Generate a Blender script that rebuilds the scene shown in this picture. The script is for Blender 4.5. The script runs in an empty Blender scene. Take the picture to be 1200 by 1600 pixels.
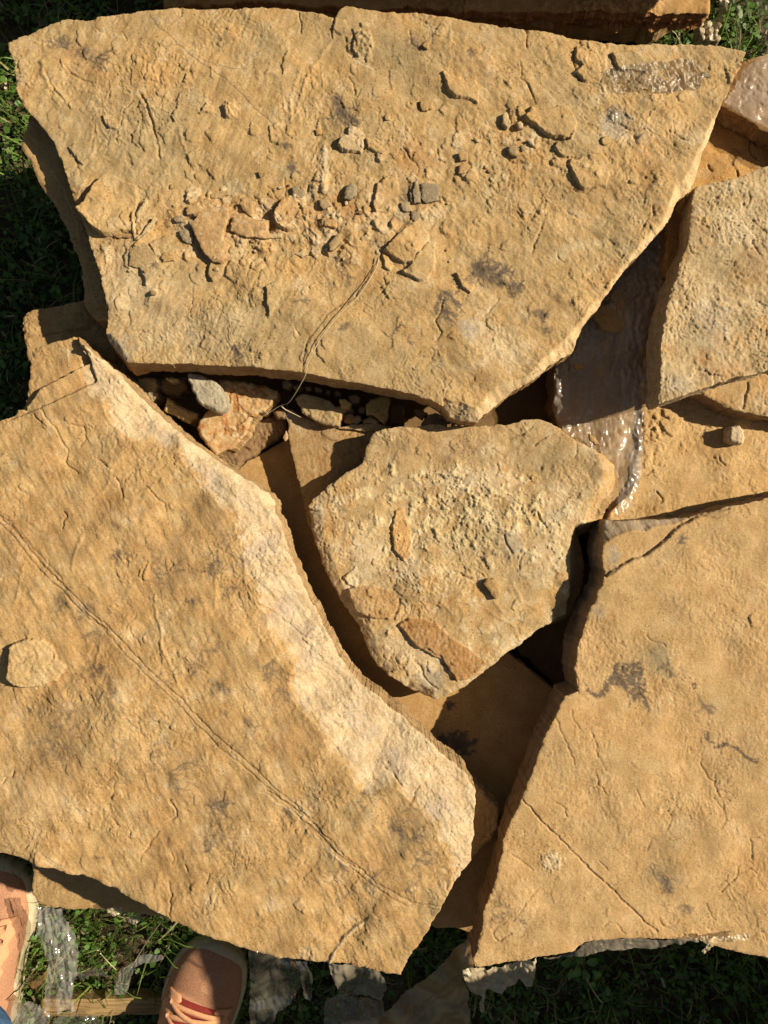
import bpy, math, random
import numpy as np
from mathutils import Vector

# ------------------------------------------------------------------ camera, sky, sun, exposure
CZ = 1.2            # camera height above the grass (m)
F = 1200.0          # focal length in photograph pixels (1200 x 1600)
sc = bpy.context.scene
COL = sc.collection
cam = bpy.data.cameras.new('camera')
camo = bpy.data.objects.new('camera', cam)
COL.objects.link(camo)
camo.location = (0, 0, CZ)
camo.rotation_euler = (0, 0, 0)
cam.sensor_fit = 'VERTICAL'
cam.sensor_height = 32.0
cam.lens = 32.0 * F / 1600.0
cam.clip_start = 0.02
cam.clip_end = 500
sc.camera = camo

SUN_EL = math.radians(35)
SA = 0.18            # how far the sun stands towards the top of the picture
sunv = Vector((math.cos(SUN_EL) * math.cos(math.atan(SA)), math.cos(SUN_EL) * math.sin(math.atan(SA)), math.sin(SUN_EL)))
w = bpy.data.worlds.new('World')
sc.world = w
w.use_nodes = True
nt = w.node_tree
sky = nt.nodes.new('ShaderNodeTexSky')
sky.sky_type = 'NISHITA'
sky.sun_disc = False
sky.sun_elevation = SUN_EL
sky.sun_rotation = math.radians(90) - math.atan(SA)
wb = nt.nodes.new('ShaderNodeMix'); wb.data_type = 'RGBA'; wb.blend_type = 'MULTIPLY'; wb.inputs[0].default_value = 1
wb.inputs[7].default_value = (1.0, .84, .62, 1)          # daylight white balance of the photograph
nt.links.new(sky.outputs[0], wb.inputs[6])
nt.links.new(wb.outputs[2], nt.nodes['Background'].inputs[0])
nt.nodes['Background'].inputs[1].default_value = 0.05
sl = bpy.data.lights.new('sun', 'SUN')
sl.energy = 5.0
sl.angle = math.radians(0.5)
sl.color = (1.0, 0.87, 0.65)
slo = bpy.data.objects.new('sun', sl)
COL.objects.link(slo)
slo.rotation_euler = sunv.to_track_quat('Z', 'Y').to_euler()
slo.location = (3, 1, 3)
sc.view_settings.view_transform = 'Standard'
sc.view_settings.look = 'None'
sc.view_settings.exposure = 0.48
sc.view_settings.gamma = 1

# ------------------------------------------------------------------ helpers
def at(px, py, z):
    s = (CZ - z) / F
    return ((px - 600) * s, (800 - py) * s, z)

def wpx(x, y, z):
    s = (CZ - z) / F
    return (600 + x / s, 800 - y / s)

def hsh(ix, iy, seed):
    n = (ix.astype(np.int64) * 374761393 + iy.astype(np.int64) * 668265263 + seed * 974711) & 0xffffffff
    n = ((n ^ (n >> 13)) * 1274126177) & 0xffffffff
    n = n ^ (n >> 16)
    return n

def pn(x, y, seed=0):
    x0 = np.floor(x); y0 = np.floor(y)
    fx = x - x0; fy = y - y0
    u = fx * fx * fx * (fx * (fx * 6 - 15) + 10); v = fy * fy * fy * (fy * (fy * 6 - 15) + 10)
    def g(ix, iy, dx, dy):
        a = hsh(ix, iy, seed) * (2 * np.pi / 4294967296.0)
        return np.cos(a) * dx + np.sin(a) * dy
    n00 = g(x0, y0, fx, fy); n10 = g(x0 + 1, y0, fx - 1, fy)
    n01 = g(x0, y0 + 1, fx, fy - 1); n11 = g(x0 + 1, y0 + 1, fx - 1, fy - 1)
    return 1.5 * ((n00 * (1 - u) + n10 * u) * (1 - v) + (n01 * (1 - u) + n11 * u) * v)

def fbm(x, y, seed=0, octv=4, gain=0.5):
    s = 0; a = 1; t = 0
    for k in range(octv):
        s = s + a * pn(x * 2 ** k + 17.3 * k, y * 2 ** k - 9.1 * k, seed + 31 * k)
        t += a; a *= gain
    return s / t * 1.4

def ridged(x, y, seed=0, octv=3):
    s = 0; a = 1; t = 0
    for k in range(octv):
        s = s + a * (1 - np.abs(pn(x * 2 ** k + 5.7 * k, y * 2 ** k, seed + 13 * k)) * 2)
        t += a; a *= 0.5
    return s / t

def facet(x, y, seed=0, slope=1.0, mode='cliff'):
    xi = np.floor(x); yi = np.floor(y)
    best = np.full(x.shape, 1e9); val = np.zeros(x.shape); env = np.full(x.shape, -1e9)
    for dx in (-1, 0, 1):
        for dy in (-1, 0, 1):
            cx = xi + dx; cy = yi + dy
            h1 = hsh(cx, cy, seed); h2 = hsh(cx, cy, seed + 101)
            ddx = x - cx - (h1 & 0xffff) / 65535.0; ddy = y - cy - (h1 >> 16) / 65535.0
            a = (h2 & 0xffff) / 65535.0 * 6.2832; off = (h2 >> 16) / 65535.0 - .5
            d = ddx * ddx + ddy * ddy
            pl = off + slope * (np.cos(a) * ddx + np.sin(a) * ddy)
            if mode == 'cliff':
                k = d < best
                best = np.where(k, d, best); val = np.where(k, pl, val)
            else:
                env = np.maximum(env, pl - .9 * d)
    return val if mode == 'cliff' else -env

def sst(a, b, x):
    t = np.clip((x - a) / (b - a), 0, 1)
    return t * t * (3 - 2 * t)

def roughen(pts, amp=1.5, seed=0, seg=3.0, closed=True):
    rng = np.random.RandomState(seed + 7)
    P = np.array(pts, float)
    n = len(P); out = []
    m = n if closed else n - 1
    for i in range(m):
        a = P[i]; b = P[(i + 1) % n]
        L = math.hypot(*(b - a))
        lev = int(max(0, math.ceil(math.log2(max(L, 1e-6) / seg))))
        q = [a, b]
        for l in range(lev):
            r = []
            for j in range(len(q) - 1):
                d = q[j + 1] - q[j]; ln = math.hypot(*d)
                nn = np.array([-d[1], d[0]]) / max(ln, 1e-6)
                r += [q[j], (q[j] + q[j + 1]) / 2 + nn * rng.normal() * min(amp, ln * 0.09) * (0.75 if l else 0.8)]
            q = r + [q[-1]]
        out += q[:-1]
    if not closed:
        out.append(P[-1])
    return np.array(out)

def T(x0, y0, s, pts):
    return [(x0 + x * s, y0 + y * s) for x, y in pts]

def tag(o, label=None, cat=None, group=None, kind=None):
    if label: o['label'] = label
    if cat: o['category'] = cat
    if group: o['group'] = group
    if kind: o['kind'] = kind
    return o

def mesh_obj(name, V, Fc, mat, col=None, parent=None, smooth=True, center=True):
    V = np.asarray(V, np.float64)
    loc = np.zeros(3)
    if center and parent is None:
        loc = (V.min(0) + V.max(0)) / 2
        loc[2] = V[:, 2].min()
    me = bpy.data.meshes.new(name)
    if isinstance(Fc, np.ndarray) and Fc.ndim == 2:
        k = Fc.shape[1]
        me.vertices.add(len(V)); me.vertices.foreach_set('co', (V - loc).astype(np.float32).ravel())
        me.loops.add(Fc.size); me.loops.foreach_set('vertex_index', Fc.astype(np.int32).ravel())
        me.polygons.add(len(Fc)); me.polygons.foreach_set('loop_start', (np.arange(len(Fc)) * k).astype(np.int32))
        me.update(calc_edges=True)
    else:
        me.from_pydata((V - loc).tolist(), [], [list(map(int, f)) for f in Fc])
    me.validate()
    me.polygons.foreach_set('use_smooth', np.full(len(me.polygons), smooth))
    if col is not None:
        at_ = me.color_attributes.new('Col', 'FLOAT_COLOR', 'POINT')
        c4 = np.ones((len(V), 4), np.float32); c4[:, :3] = col
        at_.data.foreach_set('color', c4.ravel())
    me.materials.append(mat)
    me.update()
    o = bpy.data.objects.new(name, me)
    COL.objects.link(o)
    if parent is not None:
        o.parent = parent
    else:
        o.location = loc
    return o

# ------------------------------------------------------------------ materials
def new_mat(name):
    m = bpy.data.materials.new(name); m.use_nodes = True
    return m, m.node_tree.nodes, m.node_tree.links, m.node_tree.nodes['Principled BSDF']

def rock_mat(name, bump=1.0, rough=0.86, fine=1.0):
    m, N, L, b = new_mat(name)
    tc = N.new('ShaderNodeTexCoord')
    at_ = N.new('ShaderNodeAttribute'); at_.attribute_name = 'Col'
    n1 = N.new('ShaderNodeTexNoise'); n1.inputs['Scale'].default_value = 55; n1.inputs['Detail'].default_value = 6
    n2 = N.new('ShaderNodeTexNoise'); n2.inputs['Scale'].default_value = 520 * fine; n2.inputs['Detail'].default_value = 5; n2.inputs['Roughness'].default_value = 0.62
    n3 = N.new('ShaderNodeTexNoise'); n3.inputs['Scale'].default_value = 160; n3.inputs['Detail'].default_value = 4
    for n in (n1, n2, n3): L.new(tc.outputs['Object'], n.inputs['Vector'])
    r1 = N.new('ShaderNodeValToRGB'); r1.color_ramp.elements[0].position = 0.3; r1.color_ramp.elements[1].position = 0.72
    r1.color_ramp.elements[0].color = (0.86, 0.80, 0.72, 1); r1.color_ramp.elements[1].color = (1.10, 1.10, 1.12, 1)
    L.new(n1.outputs[0], r1.inputs[0])
    r2 = N.new('ShaderNodeValToRGB'); r2.color_ramp.elements[0].position = 0.30; r2.color_ramp.elements[1].position = 0.70
    r2.color_ramp.elements[0].color = (0.66, 0.62, 0.55, 1); r2.color_ramp.elements[1].color = (1.18, 1.19, 1.22, 1)
    L.new(n2.outputs[0], r2.inputs[0])
    m1 = N.new('ShaderNodeMix'); m1.data_type = 'RGBA'; m1.blend_type = 'MULTIPLY'; m1.inputs[0].default_value = 1
    L.new(at_.outputs['Color'], m1.inputs[6]); L.new(r1.outputs[0], m1.inputs[7])
    m2 = N.new('ShaderNodeMix'); m2.data_type = 'RGBA'; m2.blend_type = 'MULTIPLY'; m2.inputs[0].default_value = 0.8
    L.new(m1.outputs[2], m2.inputs[6]); L.new(r2.outputs[0], m2.inputs[7])
    n4 = N.new('ShaderNodeTexVoronoi'); n4.inputs['Scale'].default_value = 230; L.new(tc.outputs['Object'], n4.inputs['Vector'])
    n5 = N.new('ShaderNodeTexNoise'); n5.inputs['Scale'].default_value = 24; n5.inputs['Detail'].default_value = 4; L.new(tc.outputs['Object'], n5.inputs['Vector'])
    ad = N.new('ShaderNodeMath'); ad.operation = 'MULTIPLY_ADD'; ad.inputs[1].default_value = -0.75; ad.inputs[2].default_value = 0.60
    L.new(n5.outputs[0], ad.inputs[0])                     # specks crowd where this noise is high
    lt = N.new('ShaderNodeMath'); lt.operation = 'ADD'; L.new(n4.outputs['Distance'], lt.inputs[0]); L.new(ad.outputs[0], lt.inputs[1])
    r4 = N.new('ShaderNodeValToRGB'); r4.color_ramp.elements[0].position = 0.28; r4.color_ramp.elements[1].position = 0.40
    r4.color_ramp.elements[0].color = (0.45, 0.40, 0.34, 1); r4.color_ramp.elements[1].color = (1, 1, 1, 1)
    L.new(lt.outputs[0], r4.inputs[0])
    m3 = N.new('ShaderNodeMix'); m3.data_type = 'RGBA'; m3.blend_type = 'MULTIPLY'; m3.inputs[0].default_value = 0.8
    L.new(m2.outputs[2], m3.inputs[6]); L.new(r4.outputs[0], m3.inputs[7])
    L.new(m3.outputs[2], b.inputs['Base Color'])
    b.inputs['Roughness'].default_value = rough
    b.inputs['Specular IOR Level'].default_value = 0.3
    b1 = N.new('ShaderNodeBump'); b1.inputs['Strength'].default_value = 0.35 * bump; b1.inputs['Distance'].default_value = 0.0010
    b2 = N.new('ShaderNodeBump'); b2.inputs['Strength'].default_value = 0.5 * bump; b2.inputs['Distance'].default_value = 0.0006
    L.new(n3.outputs[0], b1.inputs['Height']); L.new(n2.outputs[0], b2.inputs['Height'])
    L.new(b1.outputs[0], b2.inputs['Normal']); L.new(b2.outputs[0], b.inputs['Normal'])
    return m

ROCK = rock_mat('sandstone')
ROCK_SMOOTH = rock_mat('smooth_sandstone', 0.35)
ROCK_GRANULAR = rock_mat('granular_sandstone', 0.9, 0.86, 1.0)

def film_mat(name, tint, opac, rough=0.16, bscale=60, bstr=0.6, gloss=0.2, spec=.5):
    m, N, L, b = new_mat(name)
    b.inputs['Base Color'].default_value = (*tint, 1)
    b.inputs['Roughness'].default_value = rough
    b.inputs['Specular IOR Level'].default_value = spec
    tc = N.new('ShaderNodeTexCoord')
    no = N.new('ShaderNodeTexNoise'); no.inputs['Scale'].default_value = bscale; no.inputs['Detail'].default_value = 4
    no.inputs['Distortion'].default_value = 1.2
    L.new(tc.outputs['Object'], no.inputs['Vector'])
    bp = N.new('ShaderNodeBump'); bp.inputs['Strength'].default_value = bstr; bp.inputs['Distance'].default_value = 0.006
    L.new(no.outputs[0], bp.inputs['Height']); L.new(bp.outputs[0], b.inputs['Normal'])
    gl = N.new('ShaderNodeBsdfGlossy'); gl.inputs['Roughness'].default_value = rough
    gl.inputs['Color'].default_value = (0.95, 0.95, 0.95, 1)
    L.new(bp.outputs[0], gl.inputs['Normal'])
    mg = N.new('ShaderNodeMixShader'); mg.inputs[0].default_value = gloss
    L.new(b.outputs[0], mg.inputs[1]); L.new(gl.outputs[0], mg.inputs[2])
    tr = N.new('ShaderNodeBsdfTransparent'); tr.inputs['Color'].default_value = (0.93, 0.91, 0.88, 1)
    mx = N.new('ShaderNodeMixShader')
    n2 = N.new('ShaderNodeTexNoise'); n2.inputs['Scale'].default_value = 26; n2.inputs['Detail'].default_value = 5
    L.new(tc.outputs['Object'], n2.inputs['Vector'])
    mr = N.new('ShaderNodeMapRange'); mr.inputs['From Min'].default_value = 0.3; mr.inputs['From Max'].default_value = 0.7
    mr.inputs['To Min'].default_value = max(0, opac - 0.16); mr.inputs['To Max'].default_value = min(1, opac + 0.16)
    L.new(n2.outputs[0], mr.inputs['Value']); L.new(mr.outputs[0], mx.inputs[0])
    L.new(tr.outputs[0], mx.inputs[1]); L.new(mg.outputs[0], mx.inputs[2])
    L.new(mx.outputs[0], N['Material Output'].inputs['Surface'])
    return m

FILM_WRAP = film_mat('clear_wrap', (0.52, 0.44, 0.36), 0.36, 0.30, 60, 0.10, 0.12, .4)
FILM_CLEAR = film_mat('clear_film', (0.50, 0.46, 0.38), 0.20, 0.12, 40, 0.08, 0.50, .5)
FILM_GLOSS = film_mat('glossy_film', (0.66, 0.63, 0.56), 0.36, 0.13, 40, 0.06, 0.42, .6)
FILM_MILKY = film_mat('milky_film', (0.44, 0.38, 0.29), 0.38, 0.38, 60, 0.15, 0.08, .35)
FILM_BROWN = film_mat('dirty_brown_film', (0.36, 0.22, 0.09), 0.66, 0.35, 40, 0.15, 0.08, .4)
FILM_TATTER = film_mat('tattered_film', (0.60, 0.49, 0.33), 0.66, 0.40, 80, 0.25, 0.08, .4)

def simple_mat(name, c, rough=0.7, scale=80, var=0.25, bump=0.3, dist=0.001, spec=0.4, usecol=False, stretch=None):
    m, N, L, b = new_mat(name)
    tc = N.new('ShaderNodeTexCoord'); mp = N.new('ShaderNodeMapping')
    if stretch: mp.inputs['Scale'].default_value = stretch
    no = N.new('ShaderNodeTexNoise'); no.inputs['Scale'].default_value = scale; no.inputs['Detail'].default_value = 5
    L.new(tc.outputs['Object'], mp.inputs[0]); L.new(mp.outputs[0], no.inputs['Vector'])
    r = N.new('ShaderNodeValToRGB'); r.color_ramp.elements[0].position = 0.3; r.color_ramp.elements[1].position = 0.7
    r.color_ramp.elements[0].color = (1 - var,) * 3 + (1,); r.color_ramp.elements[1].color = (1 + var * 0.6,) * 3 + (1,)
    L.new(no.outputs[0], r.inputs[0])
    mm = N.new('ShaderNodeMix'); mm.data_type = 'RGBA'; mm.blend_type = 'MULTIPLY'; mm.inputs[0].default_value = 1
    mm.inputs[6].default_value = (*c, 1)
    if usecol:
        a = N.new('ShaderNodeAttribute'); a.attribute_name = 'Col'; L.new(a.outputs['Color'], mm.inputs[6])
    L.new(r.outputs[0], mm.inputs[7]); L.new(mm.outputs[2], b.inputs['Base Color'])
    b.inputs['Roughness'].default_value = rough; b.inputs['Specular IOR Level'].default_value = spec
    bp = N.new('ShaderNodeBump'); bp.inputs['Strength'].default_value = bump; bp.inputs['Distance'].default_value = dist
    L.new(no.outputs[0], bp.inputs['Height']); L.new(bp.outputs[0], b.inputs['Normal'])
    return m

# ------------------------------------------------------------------ height field slabs
TAN = np.array([.455, .308, .146]); ORA = np.array([.48, .295, .12]); OLI = np.array([.345, .275, .155])
CRE = np.array([.62, .52, .36]); GRY = np.array([.34, .31, .26]); STN = np.array([.13, .10, .075])
RUS = np.array([.40, .18, .06]); DRK = np.array([.22, .15, .08]); BRN = np.array([.34, .22, .11])

def inside_rows(poly, xs, ys):
    M = np.zeros((len(ys), len(xs)), bool)
    x1 = poly[:, 0]; y1 = poly[:, 1]; x2 = np.roll(x1, -1); y2 = np.roll(y1, -1)
    for j, y in enumerate(ys):
        c = (y1 <= y) != (y2 <= y)
        if not c.any(): continue
        xc = np.sort(x1[c] + (y - y1[c]) / (y2[c] - y1[c]) * (x2[c] - x1[c]))
        M[j] = (np.searchsorted(xc, xs) % 2) == 1
    return M

class Grid:
    def __init__(g, outline, step, seed=0, amp=1.4, band=70, rseg=3.0):
        g.step = step; g.seed = seed
        g.out0 = np.array(outline, float)
        g.out = roughen(outline, amp, seed, rseg)
        lo = g.out.min(0) - 2 * step; hi = g.out.max(0) + 2 * step
        g.xs = np.arange(lo[0], hi[0] + step, step); g.ys = np.arange(lo[1], hi[1] + step, step)
        g.X, g.Y = np.meshgrid(g.xs, g.ys)
        g.inside = inside_rows(g.out, g.xs, g.ys)
        g.d, g.NX, g.NY = g.seg_dist(g.out, band, True)
        g.sd = np.where(g.inside, g.d, -g.d)
        g.H = np.zeros_like(g.X)
        g.C = np.zeros(g.X.shape + (3,)); g.C[:] = TAN
    def win(g, lo, hi):
        i0 = max(0, int((lo[0] - g.xs[0]) / g.step)); i1 = min(len(g.xs), int((hi[0] - g.xs[0]) / g.step) + 2)
        j0 = max(0, int((lo[1] - g.ys[0]) / g.step)); j1 = min(len(g.ys), int((hi[1] - g.ys[0]) / g.step) + 2)
        return slice(j0, max(j1, j0)), slice(i0, max(i1, i0))
    def seg_dist(g, P, band, closed):
        D = np.full(g.X.shape, float(band)); NX = g.X.copy(); NY = g.Y.copy()
        n = len(P); m = n if closed else n - 1
        for i in range(m):
            a = P[i]; b = P[(i + 1) % n]
            s = g.win(np.minimum(a, b) - band, np.maximum(a, b) + band)
            x = g.X[s]; y = g.Y[s]
            if x.size == 0: continue
            dx, dy = b - a; l2 = dx * dx + dy * dy + 1e-9
            t = np.clip(((x - a[0]) * dx + (y - a[1]) * dy) / l2, 0, 1)
            px = a[0] + t * dx; py = a[1] + t * dy
            d = np.hypot(x - px, y - py)
            k = d < D[s]
            D[s] = np.where(k, d, D[s]); NX[s] = np.where(k, px, NX[s]); NY[s] = np.where(k, py, NY[s])
        return D, NX, NY
    def rock(g, und=3.0, mid=1.2, fin=0.45, ter=1.0, tn=5, ang=35, aniso=1.6, scale=1.0, cliff=0.035, tmask=None):
        a = math.radians(ang); X = g.X / scale; Y = g.Y / scale; s = g.seed * 7
        U = (X * math.cos(a) + Y * math.sin(a)); V = (-X * math.sin(a) + Y * math.cos(a)) / aniso
        h = und * 1.35 * fbm(U / 190, V / 190, s + 1, 3)
        h = h + und * .5 * fbm(U / 80, V / 80, s + 22, 2)
        h = h + mid * 1.45 * fbm(U / 62, V / 62, s + 2, 2)
        sm = .18 + 1.3 * sst(-.25, .45, fbm(X / 85, Y / 85, s + 23, 3))
        wx = fbm(X / 40, Y / 40, s + 3, 3) * 26; wy = fbm(X / 40, Y / 40, s + 4, 3) * 26
        h = h + mid * 0.26 * sm * fbm((U + wx) / 24, (V + wy) / 24, s + 5, 3)
        rg = fbm(X / 130, Y / 130, s + 6, 2)
        h = h + fin * sm * fbm((X + .3 * wx) / 8, (Y + .3 * wy) / 8, s + 7, 3, 0.6) * 1.2
        # broken, faceted skin: thin plates with sharp edges and small angular crests
        fz = getattr(g, 'fz', 1.0)
        w2 = fbm(X / 13, Y / 13, s + 24, 3) * 9; w3 = fbm(X / 13 + 7, Y / 13, s + 25, 3) * 9
        m1 = sst(-.05, .35, fbm(X / 110 + 31, Y / 110, s + 26, 3)); m2 = sst(-.15, .3, fbm(X / 60 + 11, Y / 60, s + 27, 3))
        h = h + fz * .75 * m1 * facet((X + w2) / 34, (Y + w3) / 34, s + 28, .7)
        h = h + fz * .50 * m2 * facet((X + w2) / 15, (Y + w3) / 15, s + 29, .8)
        h = h + fz * .45 * (.15 + m2) * facet((U + w2 * .6) / 22, (V + w3 * .6) / 22, s + 30, .9, 'crest')
        h = h + fz * .24 * (.15 + m1) * facet((X + w3 * .4) / 8, (Y + w2 * .4) / 8, s + 31, .9, 'crest')
        if ter:
            u = fbm((X + wx) / 120, (Y + wy) / 120, s + 8, 5, 0.6) * tn
            f = np.floor(u); t = u - f
            k = 1.5 * ter * (f + sst(0, cliff, t)) 
            mk = sst(-0.1, 0.25, fbm(X / 150 + 3, Y / 150, s + 9, 2)) if tmask is None else tmask
            h = h + (k - 1.5 * ter * u) * mk
            u2 = fbm((X + .5 * wx) / 30 + 9, (Y + .5 * wy) / 30, s + 10, 4, 0.6) * 3
            f2 = np.floor(u2); k2 = f2 + sst(0, 0.06, u2 - f2)
            mk2 = sst(0.05, 0.4, fbm(X / 70 + 13, Y / 70, s + 11, 3))
            h = h + 0.7 * ter * (k2 - u2) * mk2
        g.H += h * 1e-3
    def tint(g, c, sc, lo, hi, k=1.0, seed=50, octv=5, ang=0, an=1.0):
        a = math.radians(ang); U = g.X * math.cos(a) + g.Y * math.sin(a); V = (-g.X * math.sin(a) + g.Y * math.cos(a)) / an
        m = (sst(lo, hi, fbm(U / sc, V / sc, g.seed * 5 + seed, octv, 0.6)) * k)[..., None]
        g.C = g.C * (1 - m) + np.array(c) * m
    def flake(g, poly, h, d=None, col=None, fade=0.35, amp=1.2, soft=1.6, ck=0.6, rough=0.0, edge=0.0):
        P = roughen(poly, amp, int(abs(poly[0][0] * 13 + poly[0][1] * 7)) % 9999, 2.5)
        s = g.win(P.min(0) - 8, P.max(0) + 8)
        x = g.X[s]; y = g.Y[s]
        if x.size == 0: return
        ins = inside_rows(P, x[0], y[:, 0])
        D = np.full(x.shape, 60.0)
        for i in range(len(P)):
            a = P[i]; b = P[(i + 1) % len(P)]
            dx, dy = b - a; l2 = dx * dx + dy * dy + 1e-9
            t = np.clip(((x - a[0]) * dx + (y - a[1]) * dy) / l2, 0, 1)
            D = np.minimum(D, np.hypot(x - a[0] - t * dx, y - a[1] - t * dy))
        sd = np.where(ins, D, -D)
        f = sst(-soft * .5, soft * .5, sd)
        k = 1.0
        if d is not None:
            dl = math.hypot(*d); pr = (x * d[0] + y * d[1]) / dl
            pp = (P[:, 0] * d[0] + P[:, 1] * d[1]) / dl
            k = np.clip((pr - pp.min()) / (pp.max() - pp.min()), 0, 1)
            k = fade * 0.2 + (1 - fade * 0.2) * k ** 0.8
        hh = h * 1e-3 * k * f
        if rough: hh = hh + f * rough * 1e-3 * fbm(x / 6, y / 6, 77, 3)
        if edge: hh = hh - f * edge * 1e-3 * (1 - np.clip(D / 6, 0, 1)) ** 2
        g.H[s] += hh
        if col is not None:
            m = (f * ck * (0.8 + 0.3 * fbm(x / 14, y / 14, 78, 3)))[..., None].clip(0, 1)
            g.C[s] = g.C[s] * (1 - m) + np.array(col) * m
    def pepper(g, n, seed=1, rmin=3, rmax=16, hmax=1.1, nc=14, keep=None):
        rg_ = random.Random(seed)
        lo, hi = g.out0.min(0), g.out0.max(0)
        for i in range(n):
            x = rg_.uniform(max(lo[0], -20), min(hi[0], 1220)); y = rg_.uniform(max(lo[1], -20), min(hi[1], 1620))
            if g.inside[min(max(int((y - g.ys[0]) / g.step), 0), len(g.ys) - 1), min(max(int((x - g.xs[0]) / g.step), 0), len(g.xs) - 1)] == 0: continue
            r = rmin + (rmax - rmin) * rg_.random() ** 2.2; a0 = rg_.uniform(0, 6.28); e_ = rg_.uniform(.4, 1.0); o_ = rg_.uniform(-.6, 1.2)
            k = rg_.randint(5, 8); P = []
            for q_ in range(k):
                a = 6.283 * q_ / k; rr_ = r * rg_.uniform(.65, 1.25)
                u = rr_ * math.cos(a); v = rr_ * e_ * math.sin(a)
                P.append((x + u * math.cos(a0) - v * math.sin(a0), y + u * math.sin(a0) + v * math.cos(a0)))
            if rg_.random() < .93: g.flake(P, hmax * rg_.uniform(.25, 1) * min(1, r / 8), (-1, rg_.uniform(-.4, .7)), None, 1.0, amp=1.0, soft=.8)
            else: g.flake(P, -hmax * rg_.uniform(.3, 1) * .8, (1, rg_.uniform(-.4, .4)), None, 1.0, amp=1.0, soft=.8)
        for i in range(nc):
            x = rg_.uniform(max(lo[0], 0), min(hi[0], 1200)); y = rg_.uniform(max(lo[1], 0), min(hi[1], 1600)); a = rg_.uniform(.6, 2.3); P = [(x, y)]
            for q_ in range(rg_.randint(2, 5)):
                a += rg_.uniform(-.7, .7); x += 9 * math.cos(a); y += 9 * math.sin(a); P.append((x, y))
            g.groove(P, rg_.uniform(1.3, 2.1), rg_.uniform(.6, 1.5), BRN, 1.8, .5)
    def groove(g, pts, wd, dp, col=None, amp=1.2, ck=.7, wob=True):
        P = roughen(pts, amp, int(abs(pts[0][0] * 3 + pts[0][1])) % 9999, 3, False)
        s = g.win(P.min(0) - 12, P.max(0) + 12)
        x = g.X[s]; y = g.Y[s]
        if x.size == 0: return
        D = np.full(x.shape, 60.0)
        for i in range(len(P) - 1):
            a = P[i]; b = P[i + 1]
            dx, dy = b - a; l2 = dx * dx + dy * dy + 1e-9
            t = np.clip(((x - a[0]) * dx + (y - a[1]) * dy) / l2, 0, 1)
            D = np.minimum(D, np.hypot(x - a[0] - t * dx, y - a[1] - t * dy))
        m = (1 + (0.5 * pn(x / 17, y / 17, 5) if wob else 0)) * wd
        f = np.clip(1 - D / m, 0, 1); f = f * f * (3 - 2 * f)
        g.H[s] -= dp * 1e-3 * f
        if col is not None:
            f = (f * ck)[..., None]
            g.C[s] = g.C[s] * (1 - f) + np.array(col) * f
    def blob(g, x, y, rx, ry, col, k=.8, ang=0, ns=10, thr=0.0, h=0.0, soft=.45, seed=3):
        R = max(rx, ry) * 1.6
        s = g.win(np.array([x - R, y - R]), np.array([x + R, y + R]))
        if g.X[s].size == 0: return
        a = math.radians(ang); X = g.X[s] - x; Y = g.Y[s] - y
        u = (X * math.cos(a) + Y * math.sin(a)) / rx; v = (-X * math.sin(a) + Y * math.cos(a)) / ry
        r = np.sqrt(u * u + v * v)
        n = fbm(g.X[s] / ns, g.Y[s] / ns, seed + int(x) % 97, 4, .65)
        if col is STN: soft = .22; k = k * .6 * getattr(g, 'sk', 1.0); n = n + .45 * fbm(g.X[s] / 3.5, g.Y[s] / 3.5, 17, 2) - .12
        m = sst(-soft, soft, 1 - r + n * 0.9 - thr) * (r < 1.6)
        g.H[s] += m * h * 1e-3
        m = (m * k)[..., None]
        g.C[s] = g.C[s] * (1 - m) + np.array(col) * m
    def stain(g, poly, k=.85, col=None, ns=7, thr=-.25, amp=2.5):
        P = roughen(poly, amp, int(abs(poly[0][0] + poly[0][1])) % 999, 2.5)
        s = g.win(P.min(0) - 4, P.max(0) + 4); x = g.X[s]; y = g.Y[s]
        if x.size == 0: return
        ins = inside_rows(P, x[0], y[:, 0]).astype(float)
        ins[1:-1, 1:-1] = (ins[1:-1, 1:-1] * 2 + ins[:-2, 1:-1] + ins[2:, 1:-1] + ins[1:-1, :-2] + ins[1:-1, 2:]) / 6
        n = fbm(x / ns, y / ns, 171, 4, .7)
        m = (ins * sst(thr - .15, thr + .2, n) * k)[..., None]
        g.C[s] = g.C[s] * (1 - m) + np.array(STN if col is None else col) * m
    def dendrite(g, x, y, ang, size, n=5, k=.75, r=1.0, spread=70, seed=1):
        rng = random.Random(int(x * 7 + y * 3 + seed)); k = k * getattr(g, 'dk', 1.0)
        segs = []
        def br(x, y, a, L, lev):
            st = max(2.0, L / 6)
            for i in range(int(L / st)):
                a += rng.uniform(-14, 14)
                nx = x + math.cos(math.radians(a)) * st; ny = y + math.sin(math.radians(a)) * st
                segs.append((x, y, nx, ny, lev)); x, y = nx, ny
                if lev < 3 and rng.random() < 0.75:
                    br(x, y, a + rng.choice((-1, 1)) * rng.uniform(25, 60), L * rng.uniform(.3, .5), lev + 1)
        for i in range(n):
            br(x + rng.uniform(-2, 2), y + rng.uniform(-2, 2), ang + rng.uniform(-spread, spread), size * rng.uniform(.6, 1.1), 0)
        for (a, b, c, d, lev) in segs[:1500]:
            s = g.win(np.array([min(a, c) - 3, min(b, d) - 3]), np.array([max(a, c) + 3, max(b, d) + 3]))
            X = g.X[s]; Y = g.Y[s]
            if X.size == 0: continue
            dx = c - a; dy = d - b; l2 = dx * dx + dy * dy + 1e-9
            t = np.clip(((X - a) * dx + (Y - b) * dy) / l2, 0, 1)
            D = np.hypot(X - a - t * dx, Y - b - t * dy)
            f = (np.clip(1 - D / (r * (1.9 - .3 * lev)), 0, 1) * k * .8)[..., None]
            g.C[s] = g.C[s] * (1 - f) + STN * f
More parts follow.
